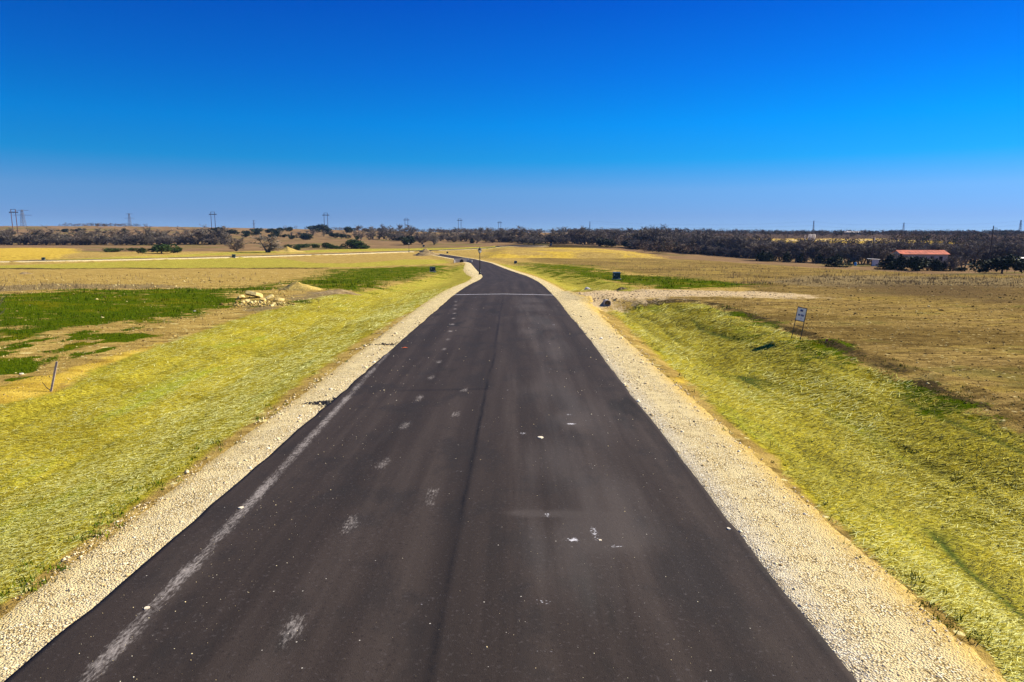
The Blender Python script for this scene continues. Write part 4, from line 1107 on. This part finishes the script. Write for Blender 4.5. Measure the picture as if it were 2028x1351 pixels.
# ------------------------------------------------------------------ green transformer cabinets
def cabinet():
    e = empty('transformer_cabinet', (0, 0, 0))
    MB().box((0, 0, .02), (1.12, 1.0, .16)).build('concrete_pad', M['concrete'], e)
    b = MB(); b.box((0, .06, .46), (.95, .78, .72)); b.build('cabinet_body', M['box_green'], e)
    V = [(-.49, -.35, .82), (.49, -.35, .82), (.49, .47, .90), (-.49, .47, .90), (-.49, -.35, .865), (.49, -.35, .865), (.49, .47, .955), (-.49, .47, .955)]
    lid = MB(); lid.add(V, [(3, 2, 1, 0), (4, 5, 6, 7), (0, 1, 5, 4), (1, 2, 6, 5), (2, 3, 7, 6), (3, 0, 4, 7)]); lid.build('lid', M['box_green'], e)
    d_o = MB().box((0, -.345, .45), (.86, .025, .62)).build('door', M['box_green'], e)
    MB().box((.0, -.365, .47), (.05, .03, .14)).build('handle', M['steel'], d_o)
    st = MB(); st.box((-.335, -.362, .63), (.055, .01, .20)); st.box((-.27, -.362, .555), (.075, .01, .05)); st.build('sticker', M['white_paint'], d_o)
    s2 = MB().box((.27, -.362, .19), (.12, .01, .045)).build('sticker', M['white_paint'], d_o)
    return e
cab = cabinet()
CABS = [(1221, 553.5, 15, 'green transformer cabinet with a white mark on the grass right of the road', -.06), (857, 538.5, 10.5, 'green transformer cabinet on the grass left of the lamp post', .30), (1021, 522, 5.5, 'small dark cabinet at the far bend right of the road', .2),
        (463, 510.5, 6.5, 'dark cabinet beside the far cross road', .1), (86, 515, 5.5, 'dark cabinet on the yellow clay at the far left', .1), (886, 502, 3.6, 'tiny dark cabinet just right of the far junction', .1), (839, 489, 4.2, 'tiny dark cabinet on the olive strip above the junction', .1), (1091, 487, 4.0, 'tiny dark cabinet right of the turning circle', .1)]
for i, (x, b, w_, lb, rz) in enumerate(CABS):
    o = cab if i == 0 else copy_tree(cab)
    p, t = at(x, b); o.location = p; o.rotation_euler = (0, 0, rz)
    s = px_h(t, w_) / 1.0; s = min(max(s, .75), 1.35); o.scale = (s, s, s)
    tag(o, lb, 'electrical box', 'transformer cabinets on the plots')

# ------------------------------------------------------------------ yard sign
def yard_sign():
    p, t = at(1576, 672.5)
    e = empty('yard_sign', p)
    az = math.atan2(.86, .50)                      # face turned to the road, half towards the camera
    tang = Vector((.13, -.99, 0))   # left to right along the board as seen from the road
    e.rotation_euler = (0, 0, math.atan2(tang.y, tang.x))
    sc = px_h(t, 63) / 1.15
    w = .58 * sc; H = 1.15 * sc; r0 = .016
    e.rotation_mode = 'XYZ'
    e.rotation_euler = (R(-9), R(0), math.atan2(tang.y, tang.x))
    for s in (-1, 1): MB().tube((s * w / 2, 0, -.12), (s * w / 2, 0, H), r0, r0, 6).build('leg', M['black'], e)
    for zz in (H, H * .585): MB().tube((-w / 2 - r0, 0, zz), (w / 2 + r0, 0, zz), r0 * 1.1, r0 * 1.1, 6).build('frame_bar', M['black'], e)
    MB().tube((-w / 2, 0, H * .425), (w / 2, 0, H * .425), r0 * .8, r0 * .8, 6).build('crossbar', M['black'], e)
    ph = H * (1 - .585) - 2 * r0; pz = H * (1 + .585) / 2
    bd = MB().box((0, 0, pz), (w - 2 * r0, .012, ph)).build('board', M['white_board'], e)
    f = -.0085
    def mark(nm, u, v, du, dv, mat): MB().box(((u - .5) * w * .92, f, pz + (.5 - v) * ph), (du * w, .003, dv * ph)).build(nm, mat, bd)
    mark('printed_logo', .50, .20, .30, .16, M['navy'])
    mark('printed_word', .28, .57, .22, .15, M['grey_print'])
    mark('printed_word', .68, .57, .36, .15, M['grey_print'])
    mark('printed_word', .62, .82, .22, .10, M['red_print'])
    return tag(e, 'leaning white yard sign in a black metal frame at the right field edge', 'sign')
yard_sign()

# ------------------------------------------------------------------ culverts
p, t = at(1203, 607.5)
rp = px_h(t, 7.2)
yd = p.y
_ys = np.arange(p.y - 1.5, p.y + 5, .05); _zs = terrain(np.full(len(_ys), p.x), _ys)
_k = int(np.argmax(_zs > p.z + 1.55 * rp)); ym = _ys[_k] - .55
e = empty('culvert_pipe', (p.x, ym, p.z + rp * .80), 0, (R(-.6), 0, 0))
n = 20; V = []; F_ = []
for (rr, yy) in ((rp, 0), (rp, 13), (rp - .05, 13), (rp - .05, 0)):
    V += [(rr * math.cos(2 * math.pi * k / n), yy, rr * math.sin(2 * math.pi * k / n)) for k in range(n)]
for i in range(4):
    j = (i + 1) % 4; F_ += [(i * n + k, i * n + (k + 1) % n, j * n + (k + 1) % n, j * n + k) for k in range(n)]
pm = MB(); pm.add(V, F_); pm.build('pipe_wall', M['concrete'], e)
pd = MB(); pd.tube((0, .5, 0), (0, .55, 0), rp - .055, rp - .055, 16); pd.build('dark_plug', M['barn_dark'], e)  # black disc stands in for the shade deep inside the pipe
tag(e, 'drain pipe mouth under the gravel driveway right of the road', 'culvert')
p, t = at(914, 519.5)
e = empty('culvert_headwall', p, .35)
MB().box((0, 0, .35), (4.6, .35, 1.5)).build('wall', M['concrete'], e)
for s in (-1, 1): MB().box((s * 2.5, -.9, .15), (.3, 1.9, 1.1), Matrix.Rotation(s * .35, 3, 'Z')).build('wing_wall', M['concrete'], e)
MB().tube((0, -.19, .25), (0, -.17, .25), .62, .62, 16).build('pipe_opening', M['barn_dark'], e)
tag(e, 'concrete drain headwall beside the far bend of the road', 'culvert')

# ------------------------------------------------------------------ heaps of soil and rock
def mound(name, x, b, wp, hp, mat, label, seed, ridge=.25, tail=0):
    p, t = at(x, b); a = px_h(t, wp) / 2; h = px_h(t, hp); r = np.random.default_rng(seed)
    n, m = 30, 12; V = [(0, 0, 0)]; 
    pts = []
    for i in range(m + 1):
        q = i / m
        for k in range(n):
            th_ = 2 * math.pi * k / n
            rr = q * a * (1 + .22 * math.sin(th_ * 2 + seed) + .12 * math.sin(th_ * 5 + seed * 2))
            xx = rr * math.cos(th_) * (1 + tail * (math.cos(th_) > 0)); yy = rr * math.sin(th_) * .8
            pts.append((xx, yy, (1 - q) ** 1.15 if q < 1 else 0, q))
    P_ = np.array(pts)
    hz = h * P_[:, 2] * (1 + .5 * fbm(P_[:, 0] / a * 2.6 + seed, P_[:, 1] / a * 2.6, seed, 3) * 2 * ridge * 2) + h * ridge * .6 * fbm(P_[:, 0] / a * 7, P_[:, 1] / a * 7 + seed, seed + 3, 3) * (P_[:, 3] < .95)
    wz = terrain(P_[:, 0] + p.x, P_[:, 1] + p.y)
    zz = wz - p.z + hz - .08 * (P_[:, 3] > .95)
    V = np.stack([P_[:, 0], P_[:, 1], zz], -1); I = np.arange((m + 1) * n).reshape(m + 1, n)
    F_ = np.stack([I[:-1], I[1:], np.roll(I[1:], -1, 1), np.roll(I[:-1], -1, 1)], -1).reshape(-1, 4)
    o = link(name, mesh_np(name, V, F_, [mat], None, False), None, p)
    return tag(o, label, 'dirt pile')
mound('soil_mound', 590, 574, 78, 17, M['mound'], 'cone shaped yellow soil heap behind the limestone slabs', 3, .25, .3)
mound('soil_mound', 842, 506, 52, 13, M['mound_brown'], 'brown heap of soil and rock at the far junction', 5, .7, .4)
mound('soil_mound', 569, 499, 40, 9, M['mound'], 'small yellow soil heap above the far cross road', 7, .3, .5)
mound('soil_mound', 1231, 573, 24, 5, M['mound_brown'], 'low dark soil heap between driveway and transformer cabinet', 9, .4)
mound('soil_mound', 48, 543, 22, 5, M['mound_brown'], 'low dark soil heap on the far left dirt plot', 11, .4, .8)
mound('grass_hummock', 662, 581, 78, 9, M['mound_brown'], 'long hummock of dry brown grass right of the yellow soil heap', 13, .3, .2)

def slab_mesh(r, w, d, h):
    n = 7; ang = [2 * math.pi * (k + r.uniform(-.3, .3)) / n for k in range(n)]
    rad = [r.uniform(.75, 1.1) for _ in range(n)]
    V = [(math.cos(a) * w / 2 * q, math.sin(a) * d / 2 * q, -h / 2 + r.uniform(-.1, .1) * h) for a, q in zip(ang, rad)]
    V += [(x * r.uniform(.86, .98), y * r.uniform(.86, .98), h / 2 + r.uniform(-.15, .15) * h) for x, y, _ in V]
    V.append((r.uniform(-.1, .1) * w, r.uniform(-.1, .1) * d, h * r.uniform(.5, .75)))
    F_ = [tuple(range(n - 1, -1, -1))] + [(k, (k + 1) % n, n + (k + 1) % n, n + k) for k in range(n)] + [(n + k, n + (k + 1) % n, 2 * n) for k in range(n)]
    return MB().add(V, F_)
r = random.Random(9)
SL = [(503, 590, 40, 26, 9, -.28, .10, 8, 'largest tilted limestone slab on top of the rock pile'), (554, 596, 24, 22, 6, -.12, .12, 3, 'flat limestone slab at the right end of the rock pile'), (533, 594, 22, 20, 6, .25, -.3, 5, 'tilted limestone slab between the largest and the right end slab'),
      (520, 597, 15, 14, 7, -.4, .2, 3, 'blocky limestone piece under the middle slab'), (478, 592, 15, 14, 6, -.2, -.35, 4, 'limestone slab at the left end of the rock pile'), (490, 598, 12, 11, 6, .2, .3, 2.5, 'limestone block low on the left of the rock pile'),
      (504, 600, 11, 10, 6, .1, -.4, 2, 'limestone block lying at the front of the rock pile'), (481, 601, 9, 8, 5, .3, .2, 2, 'small limestone block at the front left corner of the rock pile'), (543, 603, 9, 8, 4, .1, .1, 1.5, 'small limestone block in front of the middle slab')]
for x, b, wp, dp, hp, rx, ry, up, lb in SL:
    p, t = at(x, b); w_ = px_h(t, wp)
    o = slab_mesh(r, w_, px_h(t, dp) * 1.6, px_h(t, hp) * .75).build('limestone_slab', M['limestone'], None, (p.x, p.y, p.z + px_h(t, up)), (rx, ry, r.uniform(-.4, .4)))
    tag(o, lb, 'rock', 'limestone slabs in the rock pile')
pc, tc_ = at(500, 603); rr_ = np.random.default_rng(41); n = 420
qx = pc.x + rr_.normal(.4, 1.15, n); qy = pc.y + rr_.normal(.2, .8, n)
me = stones('rock_rubble', qx, qy, np.clip(rr_.lognormal(-2.7, .5, n), .03, .22), rr_.beta(2, 1.4, n), M['clods'], 0, .8, None, 42)
tag(link('rock_rubble', me), 'broken limestone rubble round the slab pile', 'rubble', kind='stuff')

# loose rocks and scraps on and beside the road
for x, b, w_, h_, lb in [(1070, 876, 17, 6, 'long pale limestone flake on the right lane'), (1443, 1057, 12, 8, 'pale rounded stone near the right edge of the asphalt'), (293, 1221, 15, 8, 'pale stone on the dusty trail near the left edge, lower of two'), (478, 1018, 14, 7, 'pale stone on the dusty trail near the left edge, upper of two'), (1188, 1084, 9, 6, 'white lump in the chalky patch on the right lane'), (385, 615, 9, 6, 'white limestone rock at the lower rim of the left grass'), (43, 741, 12, 6, 'flat pale rock on the bare dirt left of the wooden stake'), (640, 800, 5, 4, 'white pebble beside the spilled asphalt')]:
    p, t = at(x, b)
    dz = .01 if abs(road_d(p.x, p.y)) > 3.85 else float(surf_z(np.array([p.x]), np.array([p.y]))[0]) - p.z
    w2 = px_h(t, w_)
    o = slab_mesh(random.Random(x), w2 * .9, w2 * .75, px_h(t, h_) * .28).build('stone', M['pale_stone'], None, (p.x, p.y, p.z + dz + px_h(t, h_) * .08), (0, 0, .4 + x))
    tag(o, lb, 'rock')
p, t = at(802, 695)
V = [(-.10, -.03, .0), (.0, -.045, .02), (.11, -.02, .006), (.10, .04, .0), (-.01, .035, .026), (-.09, .03, .006)]
V2 = [(a, b, c - .008) for a, b, c in V]
tag(MB().add(V + V2, [(0, 1, 4, 5), (1, 2, 3, 4), (11, 10, 7, 6), (10, 9, 8, 7)] + [(k, (k + 1) % 6 + 0, (k + 1) % 6 + 6, k + 6) for k in range(6)]).build('orange_scrap', M['orange'], None, (p.x, p.y, float(surf_z(np.array([p.x]), np.array([p.y]))[0]) + .012), (0, 0, .2)), 'small orange scrap lying on the left lane', 'litter')
for x, b, sx_, n, lb in [(643, 800, .20, 420, 'black asphalt crumbs spilled over the left gravel shoulder'), (772, 683, .20, 120, 'smaller black asphalt spill at the upper end of the dusty trail')]:
    p, t = at(x, b); rr_ = np.random.default_rng(int(x))
    qx = p.x + rr_.normal(0, sx_, n); qy = p.y + rr_.normal(0, sx_ * .75, n) * (.5 + np.exp((qx - p.x) / sx_ - .5).clip(0, 1.4))
    me = stones('asphalt_crumbs', qx, qy, np.clip(rr_.lognormal(-3.6, .4, n), .012, .06), rr_.random(n), M['tar'], .025, .6, lambda a, b_: terrain(a, b_, False), 3)
    tag(link('asphalt_crumbs', me), lb, 'crumbs', kind='stuff')
# wooden stake and stick
p, t = at(101, 776)
L = px_h(t, 64)
e = empty('survey_stake', p, 0, (R(-6), R(13), .2))
MB().box((0, 0, L / 2 - .05), (.05, .03, L)).build('shaft', M['wood'], e)
MB().add([(-.0225, -.011, 0), (.0225, -.011, 0), (.0225, .011, 0), (-.0225, .011, 0), (0, 0, -.12)], [(0, 1, 4), (1, 2, 4), (2, 3, 4), (3, 0, 4)]).build('point', M['wood'], e, (0, 0, -.05))
tag(e, 'weathered grey wooden stake leaning at the left straw edge', 'stake')
MB().tube((0, 0, .02), (-.14, .05, .10), .012, .010, 6).tube((-.14, .05, .10), (-.30, .12, .24), .010, .006, 6).build('broken_stick', M['pole_wood'], None, p)
tag(bpy.data.objects['broken_stick'], 'dark broken stick at the foot of the wooden stake', 'stick')
p, t = at(1635, 681)
e = empty('pin_flag', p); MB().tube((0, 0, -.05), (0, 0, .16), .006, .006, 5).build('wire', M['steel'], e); MB().box((.05, 0, .13), (.09, .008, .07)).build('flag', M['red_flag'], e)
tag(e, 'tiny red marker flag in the grass right of the yard sign', 'flag')

# ------------------------------------------------------------------ far things
def z_of(y_px, depth): return CAMH + (460.0 - y_px) / FPX * depth
HF = [(43, 416, 630, 'tallest and leftmost rust brown wooden frame pylon on the hill'), (431, 421, 767, 'wooden frame pylon on the skyline, second from the left'), (651, 423, 847, 'wooden frame pylon behind the hill junipers, third from the left'), (808, 433, 1014, 'wooden frame pylon over the bare trees, fourth from the left'), (912, 434, 1113, 'distant wooden frame pylon above the near lamp post, fifth from the left'), (990, 439, 1290, 'farthest wooden frame pylon, rightmost of the row')]
for i, (x, top, dep, lb) in enumerate(HF):
    p = at_depth(x, dep); H = z_of(top, dep) - p.z
    e = empty('frame_pylon', p, .0); mat = M['rust_steel'] if i == 0 else M['pole_wood']
    for s in (-1, 1): MB().tube((s * 2.1, 0, -.5), (s * 2.1, 0, H), .34, .26, 6).build('pole', mat, e)
    MB().box((0, .35, H - 2.6), (8.4, .3, .75)).build('crossarm', M['pole_wood'], e)
    MB().box((0, 0, H - .1), (4.6, .18, .3)).build('top_tie', M['pole_wood'], e)
    for s in (-1, 0, 1): MB().tube((s * 3.9, .3, H - 2.9), (s * 3.9, .3, H - 4.2), .10, .10, 5).build('insulator', M['steel'], e)
    tag(e, lb, 'pylon', 'wooden frame pylons along the hill')
LT = [(60, 417, 1500, 9.0, 21, 'faint steel lattice tower just right of the leftmost frame pylon'), (268, 424, 2000, 9, 15, 'faint steel lattice tower on the left skyline between two frame pylons'), (510, 437, 2600, 6, 7, 'very faint distant lattice tower left of the hill junipers'), (1603, 438, 2000, 4, 3.2, 'slender dark lattice mast above the white tanks'), (1779, 442, 2100, 5, 4.5, 'lattice tower on the skyline right of the pale metal hall'), (2007, 437, 2000, 6, 6, 'lattice tower near the right edge of the picture'), (1166, 439, 2400, 3, 3, 'thin distant mast above the middle of the wood')]
TOPS = {}
for i, (x, top, dep, bw, aw, lb) in enumerate(LT):
    p = at_depth(x, dep); H = z_of(top, dep) - p.z
    e = empty('lattice_tower', p, .3 if i > 2 else 0); rr = .34
    b2 = bw / 2; t2 = b2 * .28
    legs = [(-1, -1), (1, -1), (1, 1), (-1, 1)]
    for sx_, sy_ in legs: MB().tube((sx_ * b2, sy_ * b2, -.5), (sx_ * t2, sy_ * t2, H), rr, rr, 4).build('leg', M['steel'], e)
    br = MB(); nl = 7
    for k in range(nl):
        for (ax, ay), (bx, by) in zip(legs, legs[1:] + legs[:1]):
            f0, f1 = k / nl, (k + 1) / nl; w0 = b2 + (t2 - b2) * f0; w1 = b2 + (t2 - b2) * f1
            br.tube((ax * w0, ay * w0, H * f0), (bx * w1, by * w1, H * f1), rr * .6, rr * .6, 4, False)
            br.tube((bx * w0, by * w0, H * f0), (ax * w1, ay * w1, H * f1), rr * .6, rr * .6, 4, False)
    br.build('bracing', M['steel'], e)
    if aw > 3.5:
        for zz, f in ((H * .97, .75), (H * .72, 1.0)):
            for s in (-1, 1):
                am = MB(); am.tube((0, 0, zz + 1.2), (s * aw * f, 0, zz), rr * .8, rr * .6, 4); am.tube((0, 0, zz - .9), (s * aw * f, 0, zz), rr * .8, rr * .6, 4); am.build('crossarm', M['steel'], e)
    tag(e, lb, 'pylon', 'steel lattice towers on the horizon'); TOPS[x] = p + Vector((0, 0, H * .95))
def cable(a, b, sag, rad, label):
    c = bpy.data.objects.new('overhead_cable', None); n = 24; mb = MB(); a, b = Vector(a), Vector(b); pts = []
    for k in range(n + 1):
        f = k / n; q = a.lerp(b, f); q.z -= sag * 4 * f * (1 - f); pts.append(q)
    bpy.data.objects.remove(c)
    V, F_ = tube_np(pts, [rad] * len(pts), 4); mb.add(V, F_)
    return tag(mb.build('overhead_cable', M['steel'], None), label, 'cable', 'overhead cables on the right skyline')
for dz, nm in ((0, 'upper'), (-11, 'lower')):
    o_ = Vector((0, 0, dz))
    cable(TOPS[1603] + o_, TOPS[1779] + o_, 7, .11, nm + ' overhead cable between the slender mast and the tower right of the hall')
    cable(TOPS[1779] + o_, TOPS[2007] + o_, 7, .11, nm + ' overhead cable between the two rightmost lattice towers')
    cable(TOPS[2007] + o_, TOPS[2007] + o_ + Vector((420, -60, 2)), 7, .11, nm + ' overhead cable leaving the picture on the right')
    cable(TOPS[1166] + o_ * .6 + Vector((0, 0, 3)), TOPS[1603] + o_, 12, .11, nm + ' overhead cable left of the slender mast')
# wooden utility poles
def upole(x, base, top, lean, label, trans):
    p, t = at(x, base); H = px_h(t, base - top); e = empty('utility_pole', p, 0, (0, lean, 0))
    MB().tube((0, 0, -.6), (0, 0, H), .17, .11, 8).build('pole', M['pole_wood'], e)
    if trans:
        MB().tube((.32, 0, H * .86), (.32, 0, H * .96), .22, .22, 10).build('transformer_can', M['lilac_metal'], e)
        MB().box((-.1, 0, H * .955), (1.5, .1, .1)).build('crossarm', M['lilac_metal'], e)
    else:
        MB().box((.5, 0, H * .95), (1.3, .1, .12)).build('crossarm', M['pole_wood'], e)
    return tag(e, label, 'utility pole')
upole(1726, 526, 469, 0, 'wooden utility pole with a pale transformer beside the white shed', True)
upole(1956, 539, 449, R(1.2), 'tall dark wooden utility pole among the junipers at the right', False)

# barn with a red roof
p, t = at(1831, 529.5)
e = empty('barn', p, R(-9)); Lb = px_h(t, 88); Hb = px_h(t, 33); eave = Hb * .80; dp = 8.0
x0, x1 = -Lb * .52, Lb * .48
wl = MB(); wl.box(((x0 + x1) / 2, .1, eave / 2 - .3), (Lb - .3, .2, eave + .6)); wl.build('front_wall', M['pale_wall'], e)
MB().box(((x0 + x1) / 2, dp, eave / 2 - .3), (Lb - .3, .2, eave + .6)).build('back_wall', M['pale_wall'], e)
for xx in (x0 + .2, x1 - .2):
    MB().add([(xx - .1, .2, -.6), (xx - .1, dp - .1, -.6), (xx - .1, dp - .1, eave), (xx - .1, dp / 2, Hb - .1), (xx - .1, .2, eave), (xx + .1, .2, -.6), (xx + .1, dp - .1, -.6), (xx + .1, dp - .1, eave), (xx + .1, dp / 2, Hb - .1), (xx + .1, .2, eave)],
             [(0, 1, 2, 3, 4), (9, 8, 7, 6, 5), (0, 5, 6, 1), (1, 6, 7, 2), (2, 7, 8, 3), (3, 8, 9, 4), (4, 9, 5, 0)]).build('gable_wall', M['pale_wall'], e)
np_ = 14
rf = empty('roof', (0, 0, 0)); rf.parent = e
sheet = None
for side in (0, 1):
    for k in range(np_):
        a = x0 - .3 + (Lb + .6) * k / np_; b = x0 - .3 + (Lb + .6) * (k + .96) / np_
        ya, yb = (-.5, dp / 2) if side == 0 else (dp + .5, dp / 2)
        za = eave - .12
        V = [(a, ya, za), (b, ya, za), (b, yb, Hb + .05), (a, yb, Hb + .05)]; V += [(q[0], q[1], q[2] + .06) for q in V]
        MB().add(V, [(3, 2, 1, 0), (4, 5, 6, 7), (0, 1, 5, 4), (1, 2, 6, 5), (2, 3, 7, 6), (3, 0, 4, 7)]).build('roof_sheet', M['red_roof'], rf)
for k in range(5):
    MB().box((x0 + Lb * (.12 + .18 * k), -.02, eave * .42), (Lb * .07, .08, eave * .8)).build('door_opening' if k < 3 else 'window', M['barn_dark'], e)
tag(e, 'low barn with a rusty red sheet roof behind dark junipers', 'barn')
# white shed
p, t = at(1733, 527); w_ = px_h(t, 12); h_ = px_h(t, 13)
e = empty('garden_shed', p, R(-22))
MB().box((0, w_ * .5, h_ / 2 - .1), (w_, w_, h_ + .2)).build('wall', M['lilac_metal'], e)
MB().box((-w_ * .25, w_ * .5, h_ + .06), (w_ * 1.9, w_ * 1.2, .12), Matrix.Rotation(R(3), 3, 'Y')).build('roof', M['white_paint'], e)
MB().box((w_ * .05, -.03, h_ * .45), (w_ * .5, .05, h_ * .85)).build('door', M['lilac_metal'], e)
MB().box((-w_ * .52, w_ * .5, h_ * .45), (.05, w_ * .8, h_ * .9)).build('dark_side', M['barn_dark'], e)  # near-black panel covering the left wall
tag(e, 'small white metal shed beside the utility pole', 'shed')
p, t = at(1694, 526); rb = px_h(t, 2.3)
MB().lathe([(rb, 0), (rb, rb * 1.2), (rb * 1.06, rb * 1.25), (rb, rb * 1.3), (rb, rb * 2.6), (rb * .8, rb * 2.7)], 12).build('blue_barrel', M['blue_plastic'], None, p)
tag(bpy.data.objects['blue_barrel'], 'bright blue barrel under the trees left of the white shed', 'barrel')
# storage tanks and hall
for x, dep, r_, h_, lb in [(1597.5, 592, 1.5, 4.2, 'pale storage tank on the far field, middle of three'), (1605, 592, 1.25, 4.2, 'white storage tank on the far field, rightmost of three'), (1588, 590, .55, 2.6, 'slim small tank on the far field, left of the two big ones')]:
    p = at_depth(x, dep); zt_ = z_of(463.5, dep) if r_ > 1 else z_of(466, dep); h2 = zt_ - p.z
    e = empty('storage_tank', p)
    MB().lathe([(r_, -.2), (r_, h2 * .93)], 16).build('tank_body', M['white_paint'], e, sm=False)
    MB().lathe([(r_ * 1.02, h2 * .93), (r_ * .5, h2 * .985), (.05, h2)], 16).build('tank_top', M['pale_wall'], e)
    tag(e, lb, 'tank', 'storage tanks on the far field')
p = at_depth(1682, 1000); tp = z_of(458, 1000); hh = tp - p.z
e = empty('metal_hall', p, R(-25)); Lh = 23; ev = hh - 2.2
MB().box((0, 5, ev / 2), (Lh, 10, ev)).build('wall', M['pale_wall'], e)
MB().add([(-Lh / 2 - .3, -.4, ev - .05), (Lh / 2 + .3, -.4, ev - .05), (Lh / 2 + .3, 5, hh), (-Lh / 2 - .3, 5, hh), (Lh / 2 + .3, 10.4, ev - .05), (-Lh / 2 - .3, 10.4, ev - .05)], [(0, 1, 2, 3), (3, 2, 4, 5), (1, 4, 2), (0, 3, 5), (0, 5, 4, 1)]).build('roof', M['lilac_metal'], e)
tag(e, 'distant pale metal hall rising out of the wood', 'hall')
# white roof at the right edge
p, t = at(2026, 530); w_ = px_h(t, 26); h_ = px_h(t, 20)
e = empty('white_outbuilding', p, R(8))
MB().box((w_ * .4, 1.6, h_ * .38), (w_, 3.2, h_ * .8)).build('wall', M['pale_wall'], e)
MB().add([(-w_ * .15, -.3, h_ * .8), (w_ * .95, -.3, h_ * .8), (w_ * .95, 1.6, h_), (-w_ * .15, 1.6, h_), (w_ * .95, 3.5, h_ * .8), (-w_ * .15, 3.5, h_ * .8)], [(0, 1, 2, 3), (3, 2, 4, 5), (1, 4, 2), (0, 3, 5), (0, 5, 4, 1)]).build('roof', M['white_paint'], e)
tag(e, 'white roofed outbuilding cut by the right picture edge', 'shed')

# wire fence in front of the farm
def fence(name, pxs, step, label):
    Q, _ = ground(np.array([q[0] for q in pxs], float), np.array([q[1] for q in pxs], float))
    P_ = resample(Q[:, :2], step); z = terrain(P_[:, 0], P_[:, 1])
    e = empty(name, (P_[0, 0], P_[0, 1], z[0])); r = random.Random(3); tops = []
    for (x, y), zz in zip(P_, z):
        h = r.uniform(1.15, 1.4)
        MB().tube((0, 0, -.3), (r.uniform(-.08, .08), 0, h), .075, .06, 6).build('post', M['pole_wood'], e, (x - P_[0, 0], y - P_[0, 1], zz - z[0]))
        tops.append(Vector((x - P_[0, 0], y - P_[0, 1], zz - z[0])))
    for hh in (.35, .7, 1.05):
        V, F_ = tube_np([q + Vector((0, 0, hh)) for q in tops], [.008] * len(tops), 3); MB().add(V, F_).build('wire', M['steel'], e)
    return tag(e, label, 'fence')
fence('wire_fence', [(1886, 537), (1940, 538), (2000, 540), (2080, 543)], 3.2, 'wire fence on dark wooden posts right of the barn')
fence('wire_fence', [(1540, 520), (1600, 522), (1690, 527)], 3.4, 'wire fence on dark wooden posts below the trees left of the shed')

# ------------------------------------------------------------------ haze
hz = MB().box((0, 2800, 23), (14000, 6000, 90)).build('haze', M['steel'])
hz.data.materials.clear()
mt = bpy.data.materials.new('haze_air'); mt.use_nodes = True; t_ = mt.node_tree; t_.nodes.clear()
o_ = t_.nodes.new('ShaderNodeOutputMaterial'); v_ = t_.nodes.new('ShaderNodeVolumePrincipled')
v_.inputs['Color'].default_value = (.32, .55, 1.0, 1); v_.inputs['Density'].default_value = .00006; v_.inputs['Anisotropy'].default_value = .0
t_.links.new(v_.outputs[0], o_.inputs['Volume']); hz.data.materials.append(mt)
hz['kind'] = 'stuff'; hz['label'] = 'thin blue air over the far country'
